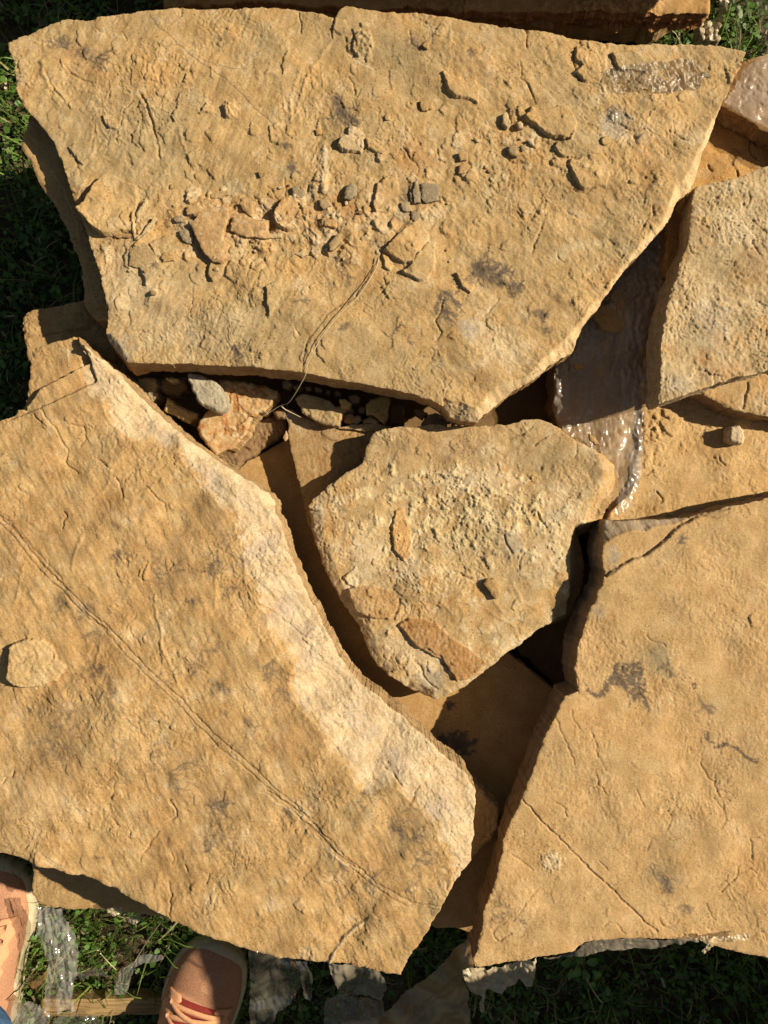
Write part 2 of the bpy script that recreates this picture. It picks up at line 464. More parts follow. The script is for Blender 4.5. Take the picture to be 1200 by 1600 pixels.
    def bevel(g, crease, poly, slope, col=None, ck=.7, band=70, rough=0.0, amp=2.5, jut=0.0, rag=0.0):
        cr = roughen(crease, amp, 11 + g.seed, 4, False)
        D, _, _ = g.seg_dist(cr, band, False)
        P = np.array(list(map(tuple, cr)) + list(poly))
        ins = inside_rows(P, g.xs, g.ys)
        D = np.where(ins, D, 0)
        g.H -= slope * 1e-3 * D + jut * 1e-3 * sst(0, 2.5, D)
        if rough:
            g.H += ins * rough * 1e-3 * (.7 * fbm(g.X / 7, g.Y / 7, 31, 4, .65) + .9 * fbm((g.X + g.Y) / 40, (g.X - g.Y) / 12, 33, 3)) * sst(0, 6, D)
        if col is not None:
            Dn = D + rag * fbm(g.X / 22, g.Y / 22, 36, 4, .6) * (D > 0)
            f = (sst(0, 3 + rag * .5, Dn) * ck * (0.85 + .35 * fbm(g.X / 20, g.Y / 20, 35, 4, .6))).clip(0, 1)[..., None]
            g.C = g.C * (1 - f) + np.array(col) * f
    def zat(g, px, py):
        i = int(round((px - g.xs[0]) / g.step)); j = int(round((py - g.ys[0]) / g.step))
        i = min(max(i, 0), len(g.xs) - 1); j = min(max(j, 0), len(g.ys) - 1)
        return g.z + g.H[j, i]
    def build(g, name, z, thick, mat, wall=BRN, er=2.0, ew=7, flare=(), wallrough=3.0, rings=9, base_flare=2.0, tilt=(0, 0), bottom=True):
        """er: how far the rim is worn down (mm) over ew px; flare: (x, y, radius, px) extra outward run of the wall"""
        g.z = z
        st = g.step
        n = fbm(g.X / 26, g.Y / 26, g.seed + 91, 3)
        sdc = np.clip(g.sd, 0, None)
        ewl = ew * (1 + .7 * n)
        g.H -= er * 1e-3 * (1 + .6 * n).clip(.2) * np.clip(1 - sdc / ewl.clip(2), 0, 1) ** 2
        cx, cy = g.out0.mean(0)
        g.H += ((g.X - cx) * tilt[0] + (g.Y - cy) * tilt[1])
        snap = (np.abs(g.sd) < 0.5 * st) | ((g.sd <= 0) & (g.sd > -0.72 * st))
        ok = g.inside | snap
        X = np.where(snap, g.NX, g.X); Y = np.where(snap, g.NY, g.Y)
        cell = ok[:-1, :-1] & ok[1:, :-1] & ok[:-1, 1:] & ok[1:, 1:]
        nj, ni = g.X.shape
        idx = np.arange(nj * ni).reshape(nj, ni)
        a = idx[:-1, :-1][cell]; b = idx[1:, :-1][cell]; c = idx[1:, 1:][cell]; d = idx[:-1, 1:][cell]
        quads = np.stack([a, b, c, d], 1)          # rows go down the picture: counter-clockwise seen from above
        used = np.zeros(nj * ni, bool); used[quads.ravel()] = True
        remap = -np.ones(nj * ni, np.int64); remap[used] = np.arange(used.sum())
        s = (CZ - z) / F
        Z = (z + g.H)
        V = np.stack([(X.ravel()[used] - 600) * s, (800 - Y.ravel()[used]) * s, Z.ravel()[used]], 1)
        Cc = g.C.reshape(-1, 3)[used].clip(.01, .9)
        Q = remap[quads]
        if thick > 0:
            ntop = len(Q)
            E = np.concatenate([Q[:, [0, 1]], Q[:, [1, 2]], Q[:, [2, 3]], Q[:, [3, 0]]])
            key = E.min(1) * len(V) + E.max(1)
            u, inv, cnt = np.unique(key, return_inverse=True, return_counts=True)
            BE = E[cnt[inv] == 1]
            bv = np.unique(BE)
            loc = -np.ones(len(V), np.int64); loc[bv] = np.arange(len(bv))
            bx = V[bv, 0] / s + 600; by = 800 - V[bv, 1] / s
            # outward normal from the un-roughened outline, averaged over nearby edges
            P = g.out0; nx = np.zeros(len(bv)); ny = np.zeros(len(bv))
            ar = 0.5 * np.sum(P[:, 0] * np.roll(P[:, 1], -1) - np.roll(P[:, 0], -1) * P[:, 1])
            sg = 1 if ar > 0 else -1
            for i in range(len(P)):
                p = P[i]; q = P[(i + 1) % len(P)]; dx, dy = q - p; l = math.hypot(dx, dy)
                if l < 1e-6: continue
                t = np.clip(((bx - p[0]) * dx + (by - p[1]) * dy) / (l * l), 0, 1)
                D = np.hypot(bx - p[0] - t * dx, by - p[1] - t * dy)
                wgt = 1 / (D * D + 9) * min(l, 40)
                nx += sg * dy / l * wgt; ny += -sg * dx / l * wgt
            l = np.hypot(nx, ny) + 1e-9; nx /= l; ny /= l
            fl = np.full(len(bv), float(base_flare))
            for (fx, fy, fr, fa) in flare:
                fl += fa * np.clip(1 - np.hypot(bx - fx, by - fy) / fr, 0, 1) ** .7
            Vs = [V, V[bv]]; Cs = [Cc, (Cc[bv] * .5 + np.array(wall) * .5)]; Fs = [Q]; base = len(V) + len(bv); prev = np.arange(len(bv)) + len(V)
            perp = np.arctan2(ny, nx) * 40
            ar_ = bx * .7 + by * .7
            for r in range(1, rings + 1):
                t = r / rings
                lay = pn(ar_ / 60 + 3, np.full_like(bx, t * 5.3 + g.seed), g.seed + 5) + .6 * pn(bx / 11, by / 11 + t * 9, g.seed + 6)
                strat = hsh(np.floor(bx / 37 + by / 41), np.full_like(bx, r), g.seed) / 4294967296.0 - .5
                off = fl * t + wallrough * lay * min(1, 1.5 * t) + wallrough * 1.1 * strat * min(1, 2 * t)
                wob = pn(ar_ / 45, np.full_like(bx, 2.0), g.seed + 8) * .12
                zz = V[bv, 2] - thick * np.clip(t + wob * math.sin(t * 3.1), 0, 1)
                nv = np.stack([(bx + nx * off - 600) * s, (800 - (by + ny * off)) * s, zz], 1)
                cur = np.arange(len(bv)) + base; base += len(bv)
                Vs.append(nv)
                cc = np.array(wall) * (1 + .22 * pn(ar_ / 30, np.full_like(bx, t * 7.7), g.seed + 9) + .25 * pn(bx / 9, by / 9 + t * 30, g.seed + 12))[:, None]
                Cs.append(cc.clip(.01, .9))
                i0 = loc[BE[:, 0]]; i1 = loc[BE[:, 1]]
                Fs.append(np.stack([prev[i1], prev[i0], cur[i0], cur[i1]], 1))
                prev = cur
            V = np.concatenate(Vs); Cc = np.concatenate(Cs); Q = np.concatenate(Fs)
            if bottom:                                    # flat underside
                zb = z - thick + 0.001
                P = g.out[::max(1, len(g.out) // 60)]
                k = len(P); ctr = P.mean(0)
                nb = np.array([[(p[0] - 600) * s, (800 - p[1]) * s, zb] for p in P] + [[(ctr[0] - 600) * s, (800 - ctr[1]) * s, zb]])
                fb = np.array([[len(V) + i, len(V) + (i + 1) % k, len(V) + k, len(V) + k] for i in range(k)])
                V = np.concatenate([V, nb]); Cc = np.concatenate([Cc, np.tile(np.array(wall), (k + 1, 1))])
                tri = fb[:, :3]
                faces = [tuple(q) for q in Q] if False else None
                Q = np.concatenate([Q, np.stack([tri[:, 0], tri[:, 1], tri[:, 2], tri[:, 2]], 1)]) if False else Q
                me_extra = tri
            else:
                me_extra = None
            o = build_mixed(name, V, Q, me_extra, Cc, mat, ntop)
        else:
            o = mesh_obj(name, V, Q, mat, Cc)
        g.obj = o
        return o

def build_mixed(name, V, Q, Tr, Cc, mat, n_top=0):
    loc = (V.min(0) + V.max(0)) / 2; loc[2] = V[:, 2].min()
    me = bpy.data.meshes.new(name)
    me.vertices.add(len(V)); me.vertices.foreach_set('co', (V - loc).astype(np.float32).ravel())
    li = Q.ravel(); ls = np.arange(len(Q)) * 4
    if Tr is not None:
        ls = np.concatenate([ls, len(li) + np.arange(len(Tr)) * 3]); li = np.concatenate([li, Tr.ravel()])
    me.loops.add(len(li)); me.loops.foreach_set('vertex_index', li.astype(np.int32))
    me.polygons.add(len(ls)); me.polygons.foreach_set('loop_start', ls.astype(np.int32))
    me.update(calc_edges=True); me.validate()
    sm_ = np.ones(len(me.polygons), bool)
    if n_top: sm_[n_top:] = False
    me.polygons.foreach_set('use_smooth', sm_)
    ca = me.color_attributes.new('Col', 'FLOAT_COLOR', 'POINT')
    c4 = np.ones((len(V), 4), np.float32); c4[:, :3] = Cc
    ca.data.foreach_set('color', c4.ravel())
    me.materials.append(mat); me.update()
    o = bpy.data.objects.new(name, me); COL.objects.link(o); o.location = loc
    return o

#@@PART2
# ------------------------------------------------------------------ the large top slab
ST = 1.45
def mottled(g, a=.5, base=None):
    if base is not None: g.C[:] = base
    g.tint(CRE, 46, .10, .65, .50 * a, 50)
    g.tint(OLI, 120, .02, .6, .42 * a, 51)
    g.tint(ORA, 70, .0, .55, .6 * a, 52)
    g.tint(BRN, 24, .25, .8, .42 * a, 53)
    g.tint(CRE, 9, .20, .7, .30 * a, 54); g.tint(CRE, 22, .25, .6, .35 * a, 56)
    g.tint(DRK, 7, .42, .75, .30 * a, 55)

OUT_A = [(14,68),(35,57),(60,47),(85,36),(110,30),(140,32),(165,26),(190,21),(220,17),(260,14),(300,13),(340,14),(370,15),(400,13),(430,12),(460,15),(480,19),(500,23),(514,28),(523,30),(530,19),(540,11),(570,16),(610,20),(660,23),(700,30),(750,38),(800,46),(850,51),(900,60),(950,66),(985,69),(1030,66),(1080,67),(1130,71),(1166,80),(1160,97),(1150,118),(1140,142),(1128,163),(1118,197),(1100,233),(1086,290),(1060,313),(1048,343),(1000,397),(975,423),(957,450),(930,488),(910,512),(901,540),(897,549),(880,556),(867,566),(827,597),(800,612),(775,633),(747,658),(735,657),(725,655),(703,649),(692,634),(673,624),(640,614),(600,606),(533,593),(477,583),(400,574),(340,570),(300,567),(250,568),(200,566),(193,560),(180,547),(168,533),(163,523),(166,510),(168,487),(165,467),(160,443),(155,420),(147,400),(137,367),(125,332),(115,310),(107,283),(100,260),(88,233),(75,210),(60,190),(43,173),(30,147),(28,123),(25,97)]
A = Grid(OUT_A, ST, 1, 1.1)
A.sk = .6; A.rock(und=4.0, mid=1.5, fin=.30, ter=.8, tn=4.5, ang=118, aniso=1.9)
# streaky hollows running down the left half
mL = 1 - sst(380, 620, A.X)
A.H += 1e-3 * 1.5 * mL * fbm((A.X + .45 * A.Y) / 34, (A.Y - .45 * A.X) / 120, 401, 4, .6)
mC = np.exp(-(((A.X - 480) / 330) ** 2 + ((A.Y - 350) / 75) ** 2) * 1.2)
A.H += 1e-3 * mC * (1.2 * ridged(A.X / 26, A.Y / 34, 402, 3) + .9 * facet(A.X / 17, A.Y / 20, 403, .8) + .6 * facet(A.X / 8, A.Y / 9, 404, .8) - .6)
mR = sst(560, 800, A.X)
A.H += 1e-3 * .8 * mR * fbm((A.X + A.Y) / 30, (A.Y - A.X) / 15, 404, 4, .6)
# upper right: broad diagonal waves
mw = np.exp(-(((A.X - 1000) / 110) ** 2 + ((A.Y - 240) / 90) ** 2))
A.H += 1e-3 * 3.0 * mw * np.sin((A.X * .75 + A.Y * .62) / 15 + 2 * fbm(A.X / 80, A.Y / 80, 405, 2)) * .5
mottled(A, 1.0, [.465,.322,.153])
A.tint(OLI, 160, -.15, .5, .5, 60)
for (x, y, rx, ry, c, k) in [(110,80,46,16,STN,.55),(140,90,26,14,STN,.5),(230,30,40,12,STN,.35),(270,70,30,6,STN,.45),(530,170,14,22,STN,.75),(545,188,16,10,STN,.6),(638,75,16,20,STN,.35),(735,95,40,10,STN,.35),(705,350,28,8,STN,.45),(605,345,30,7,STN,.6),(570,300,34,10,STN,.5),(750,425,30,14,STN,.75),(772,440,18,12,STN,.7),(805,455,16,13,STN,.75),(693,475,12,28,STN,.6),(845,488,16,8,STN,.7),(855,517,14,7,STN,.7),(840,160,18,8,DRK,.5),(650,470,22,18,DRK,.3),(850,485,40,30,DRK,.3),(560,420,40,30,ORA,.5),(330,520,60,34,CRE,.30),(240,480,60,60,CRE,.35),(200,430,40,60,CRE,.30),(180,545,26,24,GRY,.55),(390,500,80,40,OLI,.5),(230,240,60,80,OLI,.5),(480,60,80,30,OLI,.35),(735,515,18,16,GRY,.75),(770,530,40,26,CRE,.5),(800,560,30,20,CRE,.35),(300,430,40,26,OLI,.5),(370,560,40,14,STN,.3),(450,265,18,12,OLI,.7),(760,300,60,40,OLI,.3),(960,195,22,22,GRY,.75),(995,210,30,20,CRE,.3),(650,250,30,30,RUS,.25),(400,340,70,28,RUS,.4),(520,330,40,30,RUS,.35),(1100,90,8,22,DRK,.3),(930,300,60,20,DRK,.25),(960,120,40,16,OLI,.4)]:
    A.blob(x, y, rx, ry, c, k)
for (x, y, a, s, n, k) in [(105,78,200,26,5,.6),(150,92,20,22,5,.6),(530,165,80,26,6,.7),(545,190,40,20,5,.7),(735,80,100,14,5,.5),(640,60,80,24,5,.4),(740,415,30,34,7,.8),(775,432,20,26,6,.8),(803,452,-60,20,6,.8),(690,455,90,30,6,.75),(698,485,90,22,6,.7),(845,488,10,18,5,.7),(450,262,10,16,8,.6),(440,225,20,14,7,.6),(616,515,30,12,4,.7),(637,532,0,10,4,.6),(545,505,90,18,5,.4),(360,540,10,30,5,.5),(530,420,-30,24,5,.4),(470,470,80,14,4,.4),(620,335,-20,34,6,.6),(240,415,60,12,6,.5),(1020,330,10,14,3,.3)]:
    A.dendrite(x, y, a, s, n, k)
A.stain(T(400,0,1/3,[(350,450),(385,440),(410,480),(420,520),(450,545),(455,575),(420,590),(395,570),(370,530),(352,500)]), .75)
A.stain(T(560,330,.25,[(705,310),(760,320),(810,370),(860,380),(900,440),(880,470),(830,450),(780,410),(730,380)]), .75)
A.stain(T(560,330,.25,[(930,480),(960,445),(1000,450),(1010,500),(970,545),(930,530)]), .8)
A.stain(T(560,330,.25,[(1085,625),(1120,605),(1165,615),(1160,655),(1105,665)]), .8)
A.stain(T(560,330,.25,[(1150,735),(1190,725),(1200,760),(1160,768)]), .8)
A.stain(T(560,330,.25,[(170,80),(230,45),(300,30),(330,60),(270,75),(200,100)]), .7, [.22,.2,.17])
A.stain(T(0,0,1/3,[(330,235),(370,225),(430,235),(460,270),(420,295),(380,270)]), .6)
# mineral trace line crossing the upper left
A.groove([(235,25),(250,45),(275,65),(295,85),(318,102),(345,120),(370,140),(400,170),(440,205)], 1.6, .35, STN, 1.2, .75)
A.groove([(300,85),(340,105),(380,110)], 1.2, .3, STN, 1.2, .6)
A.groove([(545,85),(560,95),(585,108)], 1.8, .5, CRE)
# ridges and folds on the left
def ridge(g, pts, wd, h, col=None): g.groove(pts, wd * 1.2, -h * .55, col)
ridge(A, [(68,100),(68,118),(78,135),(95,150),(108,163)], 6, 2.4)
A.groove([(72,112),(85,140),(100,158)], 3.5, 1.6)
ridge(A, [(98,98),(108,112),(125,120),(140,127),(152,129)], 2.4, 1.0)
A.groove([(100,102),(112,116),(140,129)], 2.4, 1.1)
A.groove([(220,150),(230,165),(238,190),(244,220),(248,245)], 3.2, 2.0)
ridge(A, [(226,150),(240,180),(250,240)], 3.5, 1.2)
A.groove([(150,45),(160,52),(175,50),(190,50),(198,62)], 1.8, 1.0)
ridge(A, [(188,25),(176,42),(165,52)], 2.0, 1.2)
A.groove([(164,53),(175,40),(186,27)], 1.6, .9)
for pts in ([(255,110),(262,140),(255,170)],[(280,200),(285,225),(295,245)],[(178,100),(183,115),(192,120)],[(505,220),(514,260),(508,300)],[(515,230),(520,255),(512,290)],[(340,300),(365,296),(390,300)]):
    ridge(A, pts, 3.2, 1.4)
ridge(A, [(505,235),(509,262),(506,300)], 6, 3.0, CRE)
# lifted flakes: (outline, height mm, towards-high direction, colour)
b = lambda pts: T(120, 260, .25, pts)
c = lambda pts: T(400, 180, .25, pts)
d = lambda pts: T(640, 100, .26667, pts)
e = lambda pts: T(560, 330, .25, pts)
h = lambda pts: T(0, 0, 1 / 3, pts)
k3 = lambda pts: T(800, 0, 1 / 3, pts)
FL = [
 (b([(12,288),(60,250),(105,190),(128,130),(160,90),(205,62),(260,80),(330,110),(385,140),(380,230),(365,300),(370,420),(300,415),(220,440),(180,440),(110,390),(60,330)]), 9.5, (-1,.1), TAN, .35),
 (h([(315,690),(345,672),(445,665),(450,700),(435,740),(390,775)]), 1.7, (-.7,.7), OLI, .2),
 (h([(830,480),(840,440),(900,412),(940,405),(950,440),(930,500),(940,530),(880,560),(820,570),(800,545),(830,510)]), 1.5, (-1,.3), OLI, .4),
 (h([(935,530),(968,480),(1000,500),(1005,525)]), 2.6, (-1,.1), TAN, .2),
 (h([(1042,490),(1075,500),(1100,545),(1056,550)]), 2.4, (-1,.1), TAN, .2),
 (d([(195,50),(240,80),(330,95),(385,100),(410,150),(400,242),(355,215),(270,202),(225,170)]), 3.0, (-.8,.6), TAN, .3),
 (d([(705,262),(760,285),(830,270),(870,245),(920,245),(940,280),(975,340),(965,400),(940,458),(880,440),(800,420),(740,370),(665,320),(690,300)]), 3.8, (-.6,.8), ORA, .4),
 (d([(860,460),(930,455),(965,400),(1060,390),(1130,410),(1165,480),(1135,530),(1020,545),(930,555),(880,545),(850,510)]), 2.6, (-1,.4), OLI, .3),
 (d([(940,560),(1020,552),(1130,540),(1185,600),(1150,725),(1020,738),(980,700),(930,600)]), 2.8, (-1,.5), TAN, .2),
 (d([(820,570),(850,555),(900,560),(920,600),(930,650),(890,620),(840,600)]), 1.6, (-1,.2), TAN, .2),
 (d([(580,270),(640,265),(690,310),(650,345),(590,350)]), 1.6, (-1,0), TAN, .2),
 (k3([(300,225),(350,208),(455,198),(450,260),(440,330),(400,372),(330,385),(290,345),(330,310),(295,290)]), 2.6, (-1,.2), TAN, .2),
 (k3([(465,250),(520,240),(560,235),(640,265),(690,300),(640,335),(560,325),(500,330)]), 2.8, (-1,.2), OLI, .5),
 (c([(580,75),(640,80),(680,130),(675,200),(660,240),(600,230),(530,215),(510,190),(530,150),(575,130)]), 4.5, (-1,.3), CRE, .5),
 (c([(680,150),(740,170),(820,230),(815,255),(760,240),(700,215)]), 2.6, (-1,.3), ORA, .3),
 (c([(755,430),(820,385),(880,370),(890,440),(880,560),(830,612),(750,615),(730,570),(748,490)]), 2.8, (-1,.3), BRN, .45),
 (c([(205,510),(250,500),(300,510),(330,600),(320,700),(200,728),(130,690),(115,630),(140,570)]), 6.0, (-1,.3), TAN, .3),
 (c([(750,240),(800,240),(820,265),(775,300),(755,280)]), 1.6, (-1,.2), TAN, .2),
 (b([(395,632),(490,572),(560,640),(580,700),(520,690),(440,752),(430,700)]), 2.2, (-1,.4), OLI, .4),
 (b([(840,600),(900,612),(945,592),(900,680),(850,722),(822,680)]), 3.0, (-1,.4), OLI, .4),
 (e([(150,250),(300,95),(340,110),(430,130),(440,170),(390,240),(330,330),(280,330),(230,300),(165,250)]), 3.2, (-1,.6), TAN, .4),
 (e([(320,345),(400,240),(440,190),(480,200),(480,370),(430,430),(380,440),(290,395),(270,370)]), 3.6, (-1,.4), OLI, .5),
 (e([(150,272),(190,290),(222,340),(200,372),(160,350)]), 2.2, (-1,.2), TAN, .3),
 (e([(150,470),(200,440),(330,430),(360,480),(275,552),(190,552)]), 1.5, (-1,.3), OLI, .3),
 (e([(600,380),(640,390),(720,400),(735,450),(700,512),(650,480)]), 2.8, (-1,.4), BRN, .4),
 (c([(80,60),(150,50),(200,130),(160,190),(90,160)]), 1.3, (-1,.2), TAN, .3),
 (h([(480,545),(520,540),(550,570),(550,605),(500,590)]), 2.0, (-1,.4), TAN, .3),
 (b([(460,490),(540,440),(620,440),(640,500),(620,560),(500,570)]), 1.4, (-1,.2), OLI, .6),
 (b([(350,300),(430,200),(470,230),(540,230),(590,280),(500,380),(420,420),(370,470)]), 1.6, (-1,.2), TAN, .3),
 (T(400,400,1/3,[(50,150),(110,120),(130,170),(90,240),(60,290),(55,220)]), 2.6, (-1,.2), OLI, .5),
]
for poly, hh, dr, cc, ck in FL:
    A.flake(poly, hh * 1.5, dr, cc, 0.7, ck=ck, soft=1.0)
# crumbly strip across the middle: small torn plates
rng = random.Random(5)
for i in range(260):
    x = rng.gauss(450, 125); y = 352 + rng.gauss(0, 32) - (x - 430) * .06
    r = rng.uniform(4, 17)
    n = rng.randint(4, 6); a0 = rng.uniform(0, 6.28)
    A.flake([(x + r * rng.uniform(.6, 1.3) * math.cos(a0 + 6.28 * q / n), y + r * rng.uniform(.5, 1.1) * math.sin(a0 + 6.28 * q / n)) for q in range(n)], rng.uniform(.5, 2.0), (-1, rng.uniform(-.5, .8)), rng.choice([CRE, CRE, TAN, TAN, OLI, BRN, ORA]), .9, ck=.45, amp=.8)
for i in range(120):
    x = rng.gauss(750, 90); y = 250 + rng.gauss(0, 45); r = rng.uniform(3, 8)
    n = rng.randint(4, 6); a0 = rng.uniform(0, 6.28)
    A.flake([(x + r * rng.uniform(.6, 1.3) * math.cos(a0 + 6.28 * q / n), y + r * rng.uniform(.5, 1.1) * math.sin(a0 + 6.28 * q / n)) for q in range(n)], rng.uniform(.4, 1.4), (-1, rng.uniform(-.5, .8)), rng.choice([CRE, TAN, OLI, BRN]), .9, ck=.4, amp=.8)
# cracks; the first one's lower run is the stem's shadow line, painted dark
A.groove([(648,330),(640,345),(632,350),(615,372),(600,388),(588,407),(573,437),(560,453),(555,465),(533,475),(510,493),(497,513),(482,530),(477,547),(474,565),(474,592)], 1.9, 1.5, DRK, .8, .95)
for pts in ([(812,100),(815,118),(812,125),(825,135),(832,152),(836,165)],[(906,63),(907,75),(897,80),(896,100),(900,118),(908,128)],[(955,85),(958,100),(968,110)],[(683,530),(690,520),(680,500),(690,480),(692,470)],[(850,345),(838,375),(842,365),(832,395)],[(1002,360),(1010,345),(1022,335),(1020,320)],[(630,232),(637,240),(650,255),(653,270)],[(683,232),(685,250),(695,252)],[(545,120),(552,130),(555,145)],[(395,305),(405,318),(418,330)],[(820,47),(822,60),(822,75)],[(970,195),(985,205),(1005,203)],[(1050,205),(1060,215),(1072,222)],[(640,50),(642,70),(655,80)],[(895,295),(905,300),(925,294),(945,294)],[(522,30),(518,50),(520,62)],[(467,20),(470,50)]):
    A.groove(pts, 1.9, 1.6, BRN, 1.6, .6)
# folds near the top notch
for pts in ([(525,35),(520,60),(500,90),(480,120),(470,150)],[(470,110),(455,150),(455,190)],[(480,120),(462,170),(470,190)]):
    ridge(A, pts, 4, 1.6)
# crusted nodule near the top
A.flake(T(400,0,1/3,[(465,170),(500,150),(540,170),(550,215),(530,262),(480,268),(450,235)]), 3.2, None, OLI, amp=1.5, rough=2.2, ck=.5)
for p in ([(455,140),(485,130),(495,150),(465,170)],[(490,115),(520,112),(528,135),(495,135)],[(425,175),(455,170),(460,195),(430,200)],[(430,205),(455,205),(470,255),(430,240)],[(515,268),(540,255),(545,290),(520,292)]):
    A.flake(T(400,0,1/3,p), 2.0, (-1,.2), OLI, .9, ck=.3)
# dents
for (x, y, r) in [(657,161,6),(495,203,5),(406,273,5),(267,290,4),(654,223,4),(990,215,4),(482,449,3),(285,209,3),(1007,278,3),(640,160,3)]:
    A.groove([(x, y), (x + r * .4, y + r * .3)], r, 2.0, None, .1)
# broken right and lower right rim, its sunlit brightness put into the colour
A.bevel([(1142,140),(1126,165),(1088,237),(1068,280),(1053,293),(1037,343),(1006,372),(985,400),(930,470),(895,515),(850,558),(820,588),(800,592),(777,602),(743,637),(722,628),(692,620)], [(690,700),(860,700),(1200,330),(1200,150)], .62, [.60,.47,.29], .8, rough=.4, jut=.6)
A.bevel([(200,560),(184,535),(172,520)], [(140,520),(170,580)], .5, GRY, .6)
A.pepper(700, 1, 2.5, 20, 1.7, 34)
A.build('stone_slab', .335, .038, ROCK, BRN, er=.5, ew=3, flare=[(150,440,110,16),(180,570,40,14),(420,590,300,5)], wallrough=1.6, base_flare=1)
tag(A.obj, 'largest tan sandstone slab across the top, covered in loose chips and cut by a curved crack', 'stone slab')

# ------------------------------------------------------------------ the left slab
OUT_B = [(42,542),(60,538),(85,530),(105,525),(115,523),(125,532),(140,545),(155,560),(165,567),(178,577),(195,597),(210,615),(222,627),(240,643),(260,660),(285,683),(300,693),(320,707),(340,722),(365,738),(385,750),(402,761),(416,769),(424,780),(427,800),(432,808),(437,820),(443,843),(453,873),(467,903),(483,943),(500,970),(517,1003),(528,1030),(547,1057),(567,1077),(587,1090),(613,1115),(640,1137),(667,1160),(687,1180),(710,1198),(733,1218),(746,1243),(743,1267),(740,1287),(739,1317),(737,1347),(720,1363),(707,1382),(697,1400),(683,1427),(673,1447),(660,1467),(647,1483),(633,1510),(627,1525),(613,1522),(573,1513),(513,1507),(477,1503),(443,1497),(400,1487),(367,1478),(333,1465),(267,1437),(200,1403),(133,1373),(67,1353),(33,1338),(0,1332),(-50,1315),(-110,1150),(-95,900),(-60,700),(-20,668),(0,658),(20,650),(30,635),(36,612),(41,590),(42,565)]
B = Grid(OUT_B, ST, 2, 1.2)
B.sk = .3; B.dk = .6; B.fz = .55; B.rock(und=5.4, mid=2.1, fin=.18, ter=.7, tn=4, ang=55, aniso=1.6)
B.H += 1e-3 * 1.3 * fbm((B.X - .5 * B.Y) / 28, (B.Y + .5 * B.X) / 90, 501, 4, .6)
B.H += 1e-3 * .35 * sst(-.1, .4, fbm(B.X / 90, B.Y / 90, 503, 2)) * fbm((B.X - .6 * B.Y) / 5, (B.Y + .6 * B.X) / 14, 502, 3)
mottled(B, .9, [.475,.32,.148])
B.tint([.36,.22,.095], 110, -.05, .5, .6, 61); B.tint([.55,.38,.19], 80, .1, .5, .4, 66)
B.tint(OLI, 60, .15, .6, .4, 62)
for (x, y, rx, ry, c_, k) in [(190,960,26,10,STN,.35),(330,1290,44,40,STN,.5),(310,1240,30,26,BRN,.5),(350,1250,26,40,STN,.3),(100,1150,40,70,BRN,.35),(270,880,60,50,BRN,.35),(340,1040,20,40,STN,.35),(280,1200,60,12,STN,.25),(620,1310,26,26,STN,.35),(650,1330,28,16,STN,.35),(560,1240,16,12,STN,.6),(450,1260,20,18,STN,.45),(570,1370,18,12,STN,.5),(530,1330,30,12,STN,.25),(440,1140,14,60,BRN,.5),(150,620,40,10,OLI,.5),(215,700,20,10,STN,.35),(190,850,10,16,STN,.4),(225,920,22,14,STN,.3),(300,960,16,26,STN,.3),(40,1010,60,50,TAN,.4),(60,1250,40,40,CRE,.2)]:
    B.blob(x, y, rx, ry, c_, k)
for (x, y, a, s, n, k) in [(185,860,90,20,7,.7),(188,830,-90,26,3,.5),(240,895,0,22,5,.6),(270,893,0,20,4,.6),(340,870,60,34,6,.6),(358,915,70,22,5,.6),(345,830,60,36,4,.5),(300,935,60,16,6,.5),(90,930,30,20,5,.6),(130,950,60,18,5,.6),(145,985,80,18,5,.6),(170,1040,140,36,6,.5),(120,1110,130,40,6,.5),(90,1160,110,30,5,.5),(42,1105,20,10,5,.6),(315,1015,60,34,5,.5),(330,1060,60,30,5,.5),(380,1120,70,24,5,.5),(425,1030,80,36,6,.55),(440,1075,80,26,5,.5),(260,1210,20,50,5,.5),(320,1260,30,44,7,.6),(340,1300,80,34,7,.6),(450,1265,90,16,6,.7),(565,1240,30,20,6,.7),(610,1280,40,40,6,.6),(640,1310,20,28,6,.6),(650,1340,30,30,6,.5),(575,1375,30,20,6,.65),(530,1345,30,28,5,.6),(630,1390,20,26,4,.5),(190,1080,150,30,4,.4),(240,1060,0,26,4,.4),(180,1150,60,26,4,.4),(210,620,10,16,4,.4),(70,735,80,16,3,.4),(15,1280,10,14,3,.4),(230,1170,40,30,5,.35),(145,1340,40,14,4,.4)]:
    B.dendrite(x, y, a, s, n, k)
# double vein running down to the right
v = [(-40,770),(0,812),(30,842),(70,890),(110,930),(140,962),(167,983),(210,1028),(245,1062),(290,1105),(333,1150),(375,1185),(400,1207),(440,1245),(470,1275),(510,1312),(550,1352),(567,1366),(600,1390),(640,1412),(690,1418)]
B.groove([(x + 3, y - 3) for x, y in v], 1.7, 1.3, DRK, 1.0, .75)
B.groove([(x - 3, y + 3) for x, y in v], 1.6, 1.1, DRK, 1.2, .7)
B.groove(v, 1.6, .15, CRE, 1.2, .35)
B.groove([(5,808),(40,840),(75,880),(98,905)], 1.6, .8, DRK, 1, .4)
for (x0, y0, x1, y1) in [(130,955,165,985),(415,1235,470,1275),(480,1290,560,1358)]:
    B.groove([(x0 + 2, y0), (x1 + 2, y1)], 2.0, 1.4, DRK, 1.2, .7)
    B.groove([(x0 - 5, y0 + 4), (x1 - 5, y1 + 4)], 2.2, -.3, CRE, 1.5, .6)
